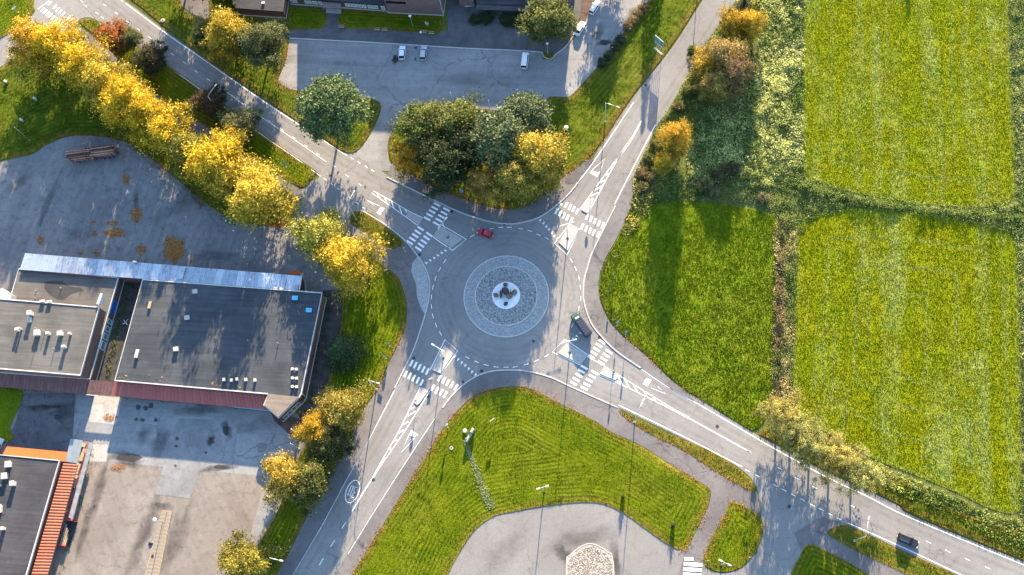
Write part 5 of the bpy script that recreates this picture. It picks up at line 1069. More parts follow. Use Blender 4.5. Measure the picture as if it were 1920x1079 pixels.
# undergrowth that nobody could count
def undergrowth(name, pts, dens, h, size, mat_col, label, seed, per=5, sm=True):
    r = np.random.default_rng(seed); w = wpoly(pts, 0, True, sm); poly_ = [(p.x, p.y) for p in w]; x, y = rand_in(poly_, dens, r); n = len(x)
    k_ = r.random(n) < .25 + 1.1 * vnoise(x, y, 2.3, seed + 9); x, y = x[k_], y[k_]; n = len(x)
    hh = h * (.15 + 1.15 * vnoise(x, y, 2.6, seed)) * (.45 + .9 * vnoise(x, y, 1.0, seed + 3)); c = .65 * vnoise(x, y, 7.0, seed + 5) + .35 * vnoise(x, y, 1.6, seed + 6)
    P = np.stack([np.repeat(x, per) + r.normal(0, .3, n * per), np.repeat(y, per) + r.normal(0, .3, n * per), np.repeat(hh, per) * r.uniform(.15, 1.0, n * per) + .05], 1)
    t = np.clip(np.repeat(c, per) * 1.9 - .45 + r.normal(0, .15, n * per), 0, 1); v = np.repeat(r.random(n), per) * .6 + .4 * r.random(n * per)
    o = link(name, np_mesh(name, leaf_quads(P, size, r), 4, M['leaf_under'], {'t': t, 'v': v})); o.color = (*mat_col, 1); tag(o, label, None, None, 'stuff'); return o
PALEG, STRAW, OCHRE = (.54, .56, .22), (.54, .43, .21), (.46, .40, .11)
undergrowth('undergrowth', [(1395, -110, 1), (1509, -110, 1), (1507, 300), (1520, 345), (1480, 350), (1400, 350), (1330, 345), (1290, 330), (1300, 230), (1345, 200), (1395, 180), (1420, 90), (1425, 20)], 9, 1.2, .20, PALEG, 'tangled pale green weeds between the road bank and the hay field', 201)
undergrowth('undergrowth', [(1440, -110, 1), (1382, 2), (1355, 42), (1316, 98), (1296, 133), (1256, 207), (1234, 236), (1191, 333), (1188, 390), (1165, 440), (1180, 440), (1225, 385), (1250, 330), (1290, 260), (1330, 180), (1400, 90), (1450, -110, 1)], 9, 1.0, .19, OCHRE, 'mixed green and brown weeds along the right road bank', 202)
undergrowth('undergrowth', [(1290, 345), (1400, 352), (1505, 318), (1540, 338), (1590, 358), (1700, 377), (1800, 387), (1870, 384), (1925, 384, 1), (1925, 440, 1), (1897, 440), (1850, 424), (1740, 402), (1600, 394), (1530, 410), (1498, 440), (1460, 410), (1440, 395), (1400, 382), (1290, 370)], 8, .7, .17, (.24, .28, .09), 'pale green hedge strip between the upper and lower fields', 203)
undergrowth('undergrowth', [(1456, 408), (1494, 428), (1493, 520), (1487, 700), (1490, 785), (1446, 790), (1451, 560)], 8, .8, .17, STRAW, 'pale weedy strip between the green meadow and the hay field', 204)
undergrowth('undergrowth', [(1888, -110, 1), (1945, -110, 1), (1945, 470, 1), (1940, 1040, 1), (1914, 960), (1915, 880), (1912, 560), (1902, 460), (1902, 300)], 7, .8, .17, (.30, .34, .12), 'weeds along the far right edge of the hay fields', 205)
undergrowth('undergrowth', [(1640, 872), (1700, 895), (1780, 928), (1850, 962), (1900, 972), (1925, 985, 1), (1925, 1046, 1), (1860, 1008), (1760, 962), (1690, 928), (1640, 900)], 6, .6, .22, (.34, .38, .10), 'rough green weeds between the lower hay field and the road', 206)
undergrowth('undergrowth', [(1130, 500), (1150, 470), (1170, 430), (1185, 395), (1215, 392), (1190, 440), (1165, 480), (1150, 520), (1155, 570), (1180, 620), (1170, 625), (1140, 590), (1126, 545)], 6, .35, .13, (.22, .20, .05), 'dry yellow green weeds at the meadow edge beside the path', 207)
undergrowth('undergrowth', [(180, 250), (280, 290), (345, 345), (400, 385), (380, 395), (340, 350), (280, 310), (230, 268)], 4, .6, .16, (.16, .12, .04), 'brown weeds below the yellow birch row', 208)
undergrowth('undergrowth', [(608, 562), (622, 566), (606, 640), (590, 720), (580, 760), (572, 757), (590, 660)], 6, .35, .13, (.13, .13, .04), 'weedy strip along the hall end wall', 209)
undergrowth('undergrowth', [(236, 540), (246, 540), (225, 620), (205, 705), (196, 708), (215, 620)], 7, .5, .14, (.16, .15, .04), 'weeds growing along the courtyard wall', 210)
undergrowth('undergrowth', [(168, 838), (178, 850), (160, 920), (143, 985), (120, 1060), (112, 1079), (118, 1040), (140, 965), (160, 880)], 4, .3, .12, (.28, .20, .08), 'dry weeds along the shop yard edge', 211)
undergrowth('ditch_weeds', [(1500, 342), (1560, 362), (1650, 380), (1740, 392), (1830, 400), (1925, 408, 1), (1925, 418, 1), (1830, 409), (1740, 401), (1650, 389), (1560, 371), (1496, 352)], 14, 1.9, .19, (.13, .17, .05), 'tall dark green ditch weeds added for a shadow line between the upper and lower fields', 212)  # band added tall and dark to throw the ditch's shadow line
undergrowth('ditch_weeds', [(1458, 412), (1470, 415), (1468, 560), (1464, 770), (1450, 770), (1454, 560)], 12, 1.4, .17, (.24, .16, .09), 'brown ditch weeds right of the green meadow', 213)
undergrowth('ditch_weeds', [(1395, 90), (1412, 100), (1418, 200), (1425, 340), (1400, 345), (1392, 220)], 9, 1.6, .19, (.15, .20, .06), 'dark green weed band below the aspens', 214)
undergrowth('undergrowth', [(1186, 392), (1200, 350), (1245, 315), (1300, 335), (1312, 372), (1290, 380), (1225, 386)], 9, .7, .18, (.20, .27, .07), 'dark green weeds in the shade above the meadow corner', 215)
# fallen leaves along the verges
def leaf_line(pts, width, dens, seed, label):
    w = wpoly(pts, 0, False); r = np.random.default_rng(seed); X = []; Y = []
    for a, b_ in zip(w[:-1], w[1:]):
        m = r.poisson((b_ - a).length * dens * 1.7); u = r.random(m); q = r.normal(0, width / 2, m); d = (b_ - a).normalized()
        X.append(a.x + (b_.x - a.x) * u - d.y * q); Y.append(a.y + (b_.y - a.y) * u + d.x * q)
    x = np.concatenate(X); y = np.concatenate(Y); k = vnoise(x, y, 2.5, seed) + .3 * r.random(len(x)) > .5; x, y = x[k], y[k]; m = len(x)
    P = np.stack([x, y, np.full(m, .22) + r.uniform(0, .05, m)], 1)
    o = link('fallen_leaves', np_mesh('fallen_leaves', leaf_quads(P, .10, r, 3.0), 4, M['litter'], {'v': r.random(m)})); tag(o, label, None, None, 'stuff')
leaf_line([(640, 1112), (709, 999), (756, 923), (796, 860), (833, 800), (879, 751), (916, 733), (960, 726), (1003, 733), (1100, 781)], 1.3, 16, 301, 'brown fallen leaves along the upper left edge of the south lawn')
leaf_line([(743, 517), (757, 547), (762, 580), (756, 623), (729, 680), (713, 720), (685, 763), (655, 830), (579, 960)], 1.2, 14, 302, 'fallen leaves along the west path')
leaf_line([(766, 322), (845, 363), (893, 380), (929, 389), (965, 392), (1000, 380), (1024, 360), (1060, 327), (1098, 301)], 1.8, 20, 303, 'orange fallen leaves along the grove edge')
leaf_line([(140, 255), (230, 266), (300, 311), (347, 351), (400, 393), (450, 415), (530, 420), (545, 375)], 1.6, 16, 304, 'fallen leaves under the yellow birch row'); leaf_line([(552, 295), (484, 247), (360, 157)], .9, 10, 305, 'fallen leaves along the upper left road edge')
leaf_line([(640, 282), (557, 171), (528, 160), (534, 115), (541, 75)], 1.6, 14, 306, 'fallen leaves at the left parking lot edge'); leaf_line([(1064, 84), (1084, 48), (1100, 20)], .9, 16, 307, 'orange fallen leaves beside the parked cars'); leaf_line([(1272, 1030), (1286, 1033), (1330, 945), (1332, 920), (1259, 873)], 1.2, 14, 308, 'fallen leaves at the right corner of the south lawn')
leaf_line([(1323, 1063), (1318, 1049), (1359, 966), (1372, 941), (1422, 966), (1431, 996)], 1.2, 14, 309, 'fallen leaves round the small lawn at the car park'); leaf_line([(1173, 787), (1219, 816), (1276, 844), (1343, 887), (1416, 923)], 1.0, 10, 310, 'fallen leaves along the narrow verge')
leaf_line([(1148, 600), (1174, 634), (1209, 664), (1254, 708), (1323, 755)], 1.0, 9, 311, 'fallen leaves along the meadow edge by the path'); leaf_line([(1186, 187), (1160, 222), (1126, 268), (1098, 301)], 1.4, 12, 312, 'fallen leaves on the left bank of the upper right road')

_r = np.random.default_rng(77); _w = wpoly([(872, 826), (880, 850), (891, 878), (905, 915), (922, 955)], 0, False); _X = []
for _i, (_a, _c) in enumerate(zip(_w[:-1], _w[1:])):
    _n = int((_c - _a).length * 120); _u = _r.random(_n); _d = (_c - _a).normalized(); _q = _r.normal(0, .25 + .4 * _i / len(_w), _n)
    _X.append(np.stack([_a.x + (_c.x - _a.x) * _u - _d.y * _q, _a.y + (_c.y - _a.y) * _u + _d.x * _q, .24 + .10 * _r.random(_n)], 1))
flat('dry_blade', (.17, .20, .07), .9, 0, .25, 2); _X = np.concatenate(_X)
tag(link('worn_grass', np_mesh('worn_grass', leaf_quads(_X, .13, _r, 2.0), 4, M['dry_blade'])), 'pale worn grass track crossing the south lawn', None, None, 'stuff')
# ================================================================== lamps, signs, vehicles, small things
def pxdir(a, b): d = G(*b) - G(*a); return math.atan2(d.y, d.x)
def street_lamp(x, y, h, arm, ang, label, group='street lamps', rise=.6):
    """single bent arm; ang = heading of the arm"""
    p = G(x, y); t = thing('street_lamp', (p.x, p.y, .1), label, 'street lamp', group, ang)
    MB().tube([(0, 0, 0), (0, 0, 1.2), (0, 0, h)], [.16, .12, .085], 8).build('pole', M['pole'], t, smooth=True)
    MB().tube([(0, 0, h - .05), (arm * .25, 0, h + rise * .45), (arm, 0, h + rise)], [.08, .07, .055], 6).build('arm', M['pole'], t, smooth=True)
    hd = MB().box((arm + .35, 0, h + rise + .02), (.9, .34, .16), 0, .7).build('lamp_head', M['trim_white'], t); MB().box((arm + .4, 0, h + rise - .07), (.6, .24, .04)).build('lens', M['headlamp'], hd)
    MB().box((0, 0, .08), (.5, .5, .16)).build('base', M['kerb'], t); return t
def twin_lamp(x, y, h, ang, label, span=1.1, group='twin head street lamps', stub=0.0):
    p = G(x, y); t = thing('twin_street_lamp', (p.x, p.y, .18), label, 'street lamp', group, ang)
    MB().tube([(0, 0, 0), (0, 0, 1.2), (0, 0, h)], [.16, .12, .085], 8).build('pole', M['pole'], t, smooth=True); MB().tube([(-span, 0, h), (span, 0, h)], .06, 6).build('crossarm', M['pole'], t)
    for s in (-1, 1): MB().box((s * (span + .35), 0, h), (.9, .38, .18), 0, .75).build('lamp_head', M['trim_white'], t)
    MB().box((0, 0, .06), (.5, .5, .14)).build('base', M['dark_metal'], t); return t
def globe_lamp(x, y, h, label, r=.38):
    p = G(x, y); t = thing('globe_lamp', (p.x, p.y, .1), label, 'lamp', 'round park lamps')
    MB().tube([(0, 0, 0), (0, 0, h)], [.09, .06], 8).build('pole', M['pole'], t); MB().lathe([(.06, h - .1), (r, h + .02), (r, h + .12), (.1, h + .3)], n=14).build('lamp_shade', M['white_paint'], t, smooth=False); return t
street_lamp(412.8, 213.6, 9.5, 3.2, pxdir((394, 186), (412, 165)), 'bent street lamp beside the dark purplish tree'); street_lamp(1134.7, 228.6, 10, 3.1, pxdir((1135, 187), (1157, 196)), 'tall street lamp on the grass bank of the upper right road')
street_lamp(1190, 792, 10, 3.0, pxdir((1195, 763), (1207, 741)), 'street lamp on the narrow verge of the lower right road'); street_lamp(1602, 1014, 10, 3.6, pxdir((1623, 1003), (1627, 976)), 'street lamp on the verge in the willow shadow')
street_lamp(668, 412, 10.5, 2.9, pxdir((651, 375), (664, 356)), 'street lamp on the small verge at the yard entrance'); street_lamp(188, 47, 9.5, 3.0, pxdir((167, 15), (186, 1)), 'street lamp on the grass triangle near the red rowan')
street_lamp(706, 731, 9.5, 2.2, pxdir((690, 714), (703, 718)), 'street lamp on the west lawn beside the path'); street_lamp(528, 1052, 9.5, 2.6, pxdir((512, 1034), (534, 1039)), 'street lamp at the bottom of the west lawn')
street_lamp(1309, -45, 10, 3, 0.3, 'street lamp beyond the top edge of the upper right road')
twin_lamp(840, 446, 10, pxdir((823, 420), (836, 403)), 'twin lamp on the upper left traffic island'); twin_lamp(831.4, 671.7, 9.5, pxdir((806, 639), (824, 650)), 'twin lamp on the lower left traffic island')
twin_lamp(1068.4, 661, 10, pxdir((1057, 644), (1068, 641)), 'twin lamp on the lower right traffic island'); twin_lamp(1064.2, 447.3, 9.5, .3, 'twin lamp on the upper right traffic island')
twin_lamp(1020, 923, 8, pxdir((1010, 911), (1020, 908)), 'twin lamp at the car park edge of the south lawn', .7); twin_lamp(1351.5, 1060, 8, pxdir((1354, 1049), (1366, 1055)), 'twin lamp on the small lawn by the car park crossing', .7)
globe_lamp(775, 52, 5.5, 'round headed lamp on the school lawn in front of the brick wall'); globe_lamp(1027.5, 103, 5.5, 'round headed lamp on the kerb bed of the parking lot'); globe_lamp(306, 979, 5.0, 'white headed lamp on the paved strip in the south yard', .42); globe_lamp(790, 65, 1.0, 'low white lamp beside the benches', .35)
def simple_pole(x, y, h, label, name='flagpole', cat='flagpole', group='white flagpoles', r=.07, mat='white_paint'):
    p = G(x, y); t = thing(name, (p.x, p.y, .1), label, cat, group); MB().tube([(0, 0, 0), (0, 0, h)], [r, r * .6], 8).build('pole', M[mat], t, smooth=True); MB().lathe([(.02, h), (r * 1.5, h + .06), (.02, h + .18)], n=8).build('finial', M[mat], t); MB().lathe([(r * 3, 0), (r * 3, .12), (r * 1.2, .2)], n=10).build('base', M['kerb'], t)
simple_pole(853, 207, 9.5, 'left flagpole at the grove edge of the parking lot'); simple_pole(922, 222, 9.5, 'middle flagpole at the grove edge of the parking lot'); simple_pole(992, 222, 9.0, 'right flagpole half hidden by the small pine')
simple_pole(562, 816, 7.5, 'flagpole nearest the hall entrance'); simple_pole(561, 842, 7.5, 'flagpole between the two yellow trees by the hall'); simple_pole(545, 866, 6.5, 'lowest flagpole behind the yellow tree')
simple_pole(56, 264, 8.0, 'grey lamp post in the shade of the left lawn', 'grey_post', 'post', None, .08, 'pole')
def sign(x, y, h, ang, plates, label, cat='road sign', group='small road signs'):
    p = G(x, y); t = thing('road_sign', (p.x, p.y, .12), label, cat, group, ang); MB().tube([(0, 0, 0), (0, 0, h)], .045, 6).build('post', M['sign_back'], t); MB().lathe([(.16, 0), (.16, .06), (.06, .1)], n=8).build('base', M['kerb'], t)
    for kind, z, s, m in plates:
        if kind == 'round': mb = MB().tube([(0, -.09, z), (0, -.05, z)], s, 18)
        elif kind == 'tri': mb = MB().add([(-s, -.09, z + s * .6), (s, -.09, z + s * .6), (0, -.09, z - s * .9), (-s, -.05, z + s * .6), (s, -.05, z + s * .6), (0, -.05, z - s * .9)], [(0, 2, 1), (3, 4, 5), (0, 1, 4, 3), (1, 2, 5, 4), (2, 0, 3, 5)])
        else: mb = MB().box((0, -.07, z), (s[0], .04, s[1]))
        mb.build('plate', M[m], t)
for a in [(703, 459, 3.2, 2.4, [('rect', 3.0, (1.5, .9), 'white_paint'), ('rect', 2.0, (1.5, .8), 'white_paint')], 'double white direction sign on the small verge'), (537, 314, 2.8, .6, [('round', 2.5, .4, 'blue_sign'), ('round', 1.7, .35, 'blue_sign')], 'blue round signs on the long verge left of the road'), (727, 513, 3.0, .4, [('rect', 2.7, (.9, .7), 'sign_back')], 'grey backed sign at the top of the west lawn'), (731, 650, 3.0, -.6, [('round', 2.7, .42, 'blue_sign'), ('rect', 2.0, (.7, .5), 'blue_sign')], 'blue round sign on the west lawn near the crossing'), (724, 673, 3.0, -.6, [('rect', 2.8, (1.3, .6), 'blue_sign')], 'long blue sign on the west lawn below the round one'), (848, 357, 3.2, .3, [('round', 3.0, .42, 'white_paint')], 'pale round sign under the dark grove tree'), (868, 366, 3.2, .3, [('rect', 2.9, (.7, .9), 'blue_sign'), ('rect', 2.0, (.7, .6), 'blue_sign')], 'blue square sign at the grove edge'), (1009, 368, 3.0, -.4, [('round', 2.7, .42, 'blue_sign')], 'blue round sign at the right grove corner'), (840, 802, 4.0, .8, [('round', 3.4, .5, 'white_paint'), ('round', 2.4, .42, 'sign_back')], 'white round sign at the path edge of the south lawn'),
          (1157, 612, 3.6, 1.0, [('round', 3.3, .5, 'blue_sign'), ('rect', 2.5, (.6, .6), 'sign_back')], 'blue round sign at the meadow edge, upper of the pair'), (1173, 632, 4.2, 1.0, [('round', 3.8, .5, 'blue_sign'), ('round', 2.8, .5, 'blue_sign')], 'two blue round signs at the meadow edge, lower of the pair'), (809, 712, 1.6, .5, [('rect', 1.1, (1.0, 1.1), 'white_paint')], 'white box sign standing in the lower left crossing'), (782, 756, 3.2, .5, [('round', 2.8, .45, 'blue_sign'), ('tri', 2.0, .45, 'yellow_sign')], 'round sign on the tip of the small lower left island'), (1148, 702, 3.4, 1.0, [('round', 3.0, .45, 'sign_back'), ('tri', 2.1, .45, 'yellow_sign')], 'round sign on the small lower right island'), (1107, 378, 3.4, -.6, [('round', 3.0, .45, 'sign_back')], 'round sign on the small upper right island'), (875, 772 + 52, 1.5, .3, [('round', 1.4, .35, 'white_paint')], 'low white marker beside the concrete blocks'),
          (1152, 522, 3.0, .2, [('rect', 2.7, (.5, .9), 'dark_metal')], 'dark narrow sign at the meadow edge beside the roundabout'), (1144, 542, 3.0, .2, [('rect', 2.7, (.4, .8), 'dark_metal')], 'second dark narrow sign at the meadow edge'), (34, 24, 2.6, .8, [('rect', 2.3, (1.3, .6), 'white_paint')], 'white sign at the upper left corner of the side road'), (760, 472, 3.0, .9, [('round', 2.6, .4, 'sign_back')], 'round sign where the west path meets the crossing'), (1327, 1052, 2.6, 0.1, [('rect', 2.3, (.7, .5), 'sign_back')], 'grey sign at the left tip of the small car park lawn'), (1406, 1046, 2.6, 0.1, [('rect', 2.2, (.2, .4), 'rust')], 'thin brown marker post at the right of the small car park lawn'), (1181, 45 + 13, 1.2, 0, [('round', 1.0, .22, 'white_paint')], 'white marker in the hedge gap, upper one'), (1148, 93, 1.2, 0, [('round', 1.0, .22, 'white_paint')], 'white marker in the hedge, lower one')]:
    sign(a[0], a[1], a[2], a[3], a[4], a[5])
# big panel sign seen from behind on five posts
p = G(1234, 97); ang = pxdir((1227, 85), (1241, 97)); t = thing('direction_sign', (p.x, p.y, .1), 'large blue grey direction sign panel on five posts above the road bank', 'road sign', None, ang)
PW = 3.0
for k in range(5):
    xx = -PW / 2 + .25 + k * (PW - .5) / 4; MB().tube([(xx, 0, 0), (xx, 0, 6.4)], .06, 6).build('post', M['sign_back'], t)
    MB().box((xx, -.14, 5.0), (.5, .05, 2.9)).build('panel', M['duck_blue'] if False else M['steel_blue'] if 'steel_blue' in M else flat('steel_blue', (.16, .30, .42), .45, .3), t)
    MB().box((xx, .0, .1), (.5, .5, .2)).build('base', M['kerb'], t)
MB().box((0, -.14, 6.48), (PW, .09, .06)).build('frame', M['white_paint'], t); MB().box((0, -.14, 3.52), (PW, .09, .06)).build('frame', M['white_paint'], t)
# frame sign on the south lawn
p = G(925, 792); t = thing('frame_sign', (p.x, p.y, .12), 'small two posted frame sign on the south lawn', 'sign', None, pxdir((921, 784), (931, 776)))
for s in (-1, 1): MB().tube([(s * .7, 0, 0), (s * .7, 0, 3.2)], .05, 6).build('post', M['sign_back'], t)
MB().box((0, 0, 2.9), (1.5, .06, .6)).build('panel', M['white_paint'], t)
# sitting block and round stump on the lawn
p = G(882, 818); t = thing('concrete_bench', (p.x, p.y, .15), 'long pale concrete slab sculpture standing on the south lawn', 'sculpture', None, pxdir((875, 826), (888, 804)))
MB().box((-.65, 0, .75), (2.2, .5, 1.5)).build('slab', M['concrete'], t, bevel=.03); MB().box((1.2, .02, .95), (1.2, .55, 1.9)).build('slab', M['concrete'], t, bevel=.03); MB().box((.52, .3, 1.6), (.25, .2, .2)).build('bracket', M['dark_metal'], t)
p = G(872, 809); t = thing('stone_stump', (p.x, p.y, .13), 'round pale stone stump left of the concrete slab', 'stone'); MB().lathe([(.5, 0), (.52, .5), (.46, .58), (.01, .6)], n=18).build('drum', M['concrete'], t); MB().lathe([(.56, .0), (.56, .1), (.5, .12)], n=18).build('base', M['kerb'], t)
p = G(846.5, 841); t = thing('manhole_ring', (p.x, p.y, .12), 'flat pale manhole ring in the grass near the path', 'manhole'); MB().lathe([(.42, .0), (.42, .1), (.3, .12), (.3, .06), (.01, .06)], n=18).build('cover', M['kerb'], t); MB().box((0, 0, .09), (.12, .3, .05)).build('handle', M['dark_metal'], t)
p = G(1062, 250); t = thing('air_vent_column', (p.x, p.y, .1), 'short white capped dark column on the grove lawn', 'column'); MB().lathe([(.5, 0), (.48, 3.0), (.5, 3.05)], n=14).build('body', M['dark_metal'], t); MB().lathe([(.55, 3.05), (.55, 3.2), (.1, 3.4)], n=14).build('cap', M['white_paint'], t)
p = G(306, 40); t = thing('manhole_ring', (p.x, p.y, .12), 'round concrete well cover in the grass beside the upper left road', 'manhole'); MB().lathe([(.62, 0), (.62, .25), (.5, .3), (.01, .3)], n=18).build('cover', M['concrete'], t); MB().box((0, 0, .32), (.2, .4, .06)).build('handle', M['dark_metal'], t)
for x, y, lb in ((14, 156, 'small blue white power box on the left lawn'), (43, 228, 'small white box at the edge of the shade on the left lawn'), (68, 188, 'grey box in the shade below the birches'), (801, 48, 'pale blue box on the school lawn')):
    p = G(x, y); t = thing('utility_box', (p.x, p.y, .15), lb, 'box', 'utility boxes on the lawns', -.6); MB().box((0, 0, .45), (1.0, .5, .9), 0, .96).build('cabinet', M['sign_back'], t, bevel=.03); MB().box((0, 0, .95), (1.1, .6, .08)).build('lid', M['vent'], t)
# benches by the school
for i, (x, y) in enumerate(((641, 53), (708, 58), (722, 59), (795, 63), (809, 65))):
    p = G(x, y); t = thing('park_bench', (p.x, p.y, .14), ['grey bench at the left end of the school lawn', 'grey bench in the middle of the lawn edge, left one', 'grey bench in the middle of the lawn edge, right one', 'grey bench right of the low white lamp', 'rightmost grey bench at the lawn edge'][i], 'bench', 'benches at the school lawn edge', -.06)
    for k in range(3): MB().box((0, -.2 + k * .17, .45), (1.7, .14, .05)).build('seat_slat', M['wood'], t)
    MB().box((0, .34, .75), (1.7, .05, .4)).build('backrest', M['wood'], t)
    for s in (-1, 1): MB().box((s * .6, .05, .22), (.08, .55, .42)).build('leg', M['dark_metal'], t)
# sluice box in the ditch, waste bin and umbrella base in the yard
p = G(1295, 345); t = thing('ditch_culvert', (p.x, p.y, 0), 'dark concrete culvert mouth in the ditch above the meadow', 'culvert', None, .2); MB().tube([(-.9, 0, .25), (.9, 0, .25)], .4, 12).build('pipe', M['bark'], t); MB().box((0, .5, .3), (2.0, .2, .5)).build('headwall', M['bark'], t)
p = G(283, 1020); t = thing('dark_tarpaulin', (p.x, p.y, .1), 'small dark blue tarpaulin lying at the paved strip', 'tarpaulin'); MB().add([(-.6, -.3, 0), (.1, -.5, .05), (.6, 0, .1), (.0, .2, .35), (-.5, .5, .05)], [(0, 1, 3), (1, 2, 3), (2, 4, 3), (4, 0, 3)]).build('cloth', flat('navy', (.015, .02, .08), .6), t); MB().box((.55, .35, .1), (.25, .25, .2), .4).build('weight', M['concrete'], t)
p = G(311, 1043, .2); t = thing('drain_grate', (p.x - 3.2, p.y, .24), 'square rusty drain grate in the paved strip', 'grate'); MB().box((0, 0, .05), (.55, .7, .06)).build('grate', M['dark_metal'], t); MB().box((0, 0, .03), (.7, .85, .05)).build('rim', M['rust'], t)

# ---- vehicles
CP = {}
def paintm(name, col, rough=.28): return flat(name, col, rough, 0, .03, .5, coat=.25, spec=.4)
paintm('car_white', (.78, .79, .80)); paintm('car_silver', (.42, .45, .47)); paintm('car_red', (.36, .012, .03)); paintm('car_black', (.012, .016, .024), .45); paintm('car_green', (.03, .06, .055)); flat('tarp_teal', (.012, .115, .10), .45); flat('canvas', (.022, .03, .06), .55)
def car(x, y, ang, paint, label, L=4.4, W=1.8, H=1.48, kind='hatch', group='parked cars', name='parked_car', rails=False, roofm=None):
    p = G(x, y, .6); t = thing(name, (p.x, p.y, .045), label, 'car', group, ang); hw = W / 2; hl = L / 2
    def sec(xx, w, zt, zb): return [(xx, -w * .92, zb), (xx, -w, zb + .18), (xx, -w, zt - .16), (xx, -w * .88, zt), (xx, w * .88, zt), (xx, w, zt - .16), (xx, w, zb + .18), (xx, w * .92, zb)]
    bt = .93 if kind != 'van' else 1.0
    st = [(-hl, .80, .80 * bt, .34), (-hl + .12, .92, .90 * bt, .24), (-hl + .6, 1.0, .95 * bt, .2), (0, 1.0, .95 * bt, .2), (hl * .36, 1.0, .95 * bt, .2), (hl - .75, .97, .86 * bt, .2), (hl - .2, .88, .74 * bt, .24), (hl, .74, .62 * bt, .32)]
    body = MB().loft([sec(a, hw * w, zt, zb) for a, w, zt, zb in st]).build('body', M[paint], t, smooth=False, bevel=0)
    f0, f1 = {'hatch': (hl * .42, hl * .10), 'wagon': (hl * .40, hl * .08), 'van': (hl * .70, hl * .45), 'sedan': (hl * .38, hl * .06)}[kind]; r0, r1 = {'hatch': (-hl + .10, -hl + .65), 'wagon': (-hl + .10, -hl + .42), 'van': (-hl + .06, -hl + .22), 'sedan': (-hl + .55, -hl + 1.15)}[kind]
    zb = .90 * bt; w0, w1 = hw * .93, hw * .74
    MB().add([(r0, -w0, zb), (f0, -w0, zb), (f0, w0, zb), (r0, w0, zb), (r1, -w1, H - .03), (f1, -w1, H - .03), (f1, w1, H - .03), (r1, w1, H - .03)], [(3, 2, 1, 0), (4, 5, 6, 7), (0, 1, 5, 4), (1, 2, 6, 5), (2, 3, 7, 6), (3, 0, 4, 7)]).build('windows', M['glass'], t)
    rf = MB().loft([[(a, -w1 * k, H - .035), (a, -w1 * k * .9, H + .01 + e), (a, w1 * k * .9, H + .01 + e), (a, w1 * k, H - .035)] for a, k, e in ((r1 - .06, .96, .0), (r1 + .25, 1.02, .03), (f1 - .25, 1.02, .03), (f1 + .06, .96, .0))]).build('roof', M[roofm or paint], t)
    mbp = MB()
    for s in (-1, 1):
        for (xa, za, xb, zb2) in ((f0, zb, f1, H - .03), (r0, zb, r1, H - .03), ((f0 + r0) / 2, zb, (f1 + r1) / 2, H - .03)): mbp.tube([(xa, s * (w0 + .01), za), (xb, s * (w1 + .01), zb2)], .045, 5)
    mbp.build('pillars', M[paint], t)
    for sx in (hl * .62, -hl * .60):
        for s in (-1, 1):
            w = MB().tube([(sx, s * (hw - .22), .33), (sx, s * (hw + .01), .33)], .33, 16).build('wheel', M['rubber'], t); MB().tube([(sx, s * (hw + .012), .33), (sx, s * (hw + .03), .33)], .2, 12).build('rim', M['chrome'], w)
    for s in (-1, 1):
        MB().box((hl - .14, s * hw * .64, .64 * bt), (.22, .36, .14), s * -.3).build('headlight', M['headlamp'], t); MB().box((-hl + .05, s * hw * .72, .72 * bt), (.12, .3, .2)).build('taillight', M['tail'], t); MB().box((f0 - .15, s * (hw + .1), .98 * bt), (.14, .2, .13)).build('mirror', M[paint], t)
        if rails: MB().tube([(r1 + .1, s * w1 * .88, H + .09), (f1 - .15, s * w1 * .88, H + .09)], .035, 5).build('roof_rail', M['chrome'], t)
    MB().box((-hl - .01, 0, .55), (.03, .5, .12)).build('number_plate', M['white_paint'], t)
    return t
car(754, 99, pxdir((753.5, 112), (755, 86)), 'car_white', 'white hatchback beside the dark wet stain in the parking lot', 4.2); car(794, 99, pxdir((793, 112), (796, 86)), 'car_silver', 'silver wagon right of the white hatchback', 4.6, kind='wagon', rails=False)
car(984, 114, pxdir((982, 131), (986, 97)), 'car_white', 'long white van at the parking lot kerb', 4.9, 1.86, 1.85, 'van'); car(1087, 54, pxdir((1079, 66), (1094, 40)), 'car_white', 'white sedan parked on the leaf covered verge', 4.5, kind='sedan'); car(1115, 14, pxdir((1106, 28), (1123, 0)), 'car_white', 'white wagon at the top edge of the drive', 4.7, kind='wagon', rails=True)
car(910, 438, pxdir((923, 442), (897, 433)), 'car_red', 'red hatchback driving at the top of the roundabout', 4.2, group='moving cars', name='car'); car(1702, 1014, pxdir((1680, 1005), (1722, 1023)), 'car_black', 'black estate car with silver roof rails on the lower right road', 4.8, 1.86, 1.62, 'wagon', 'moving cars', 'car', True)
car(-5, 838, 1.2, 'car_silver', 'pale car half hidden at the left edge beside the orange canopy', 4.4, kind='wagon')
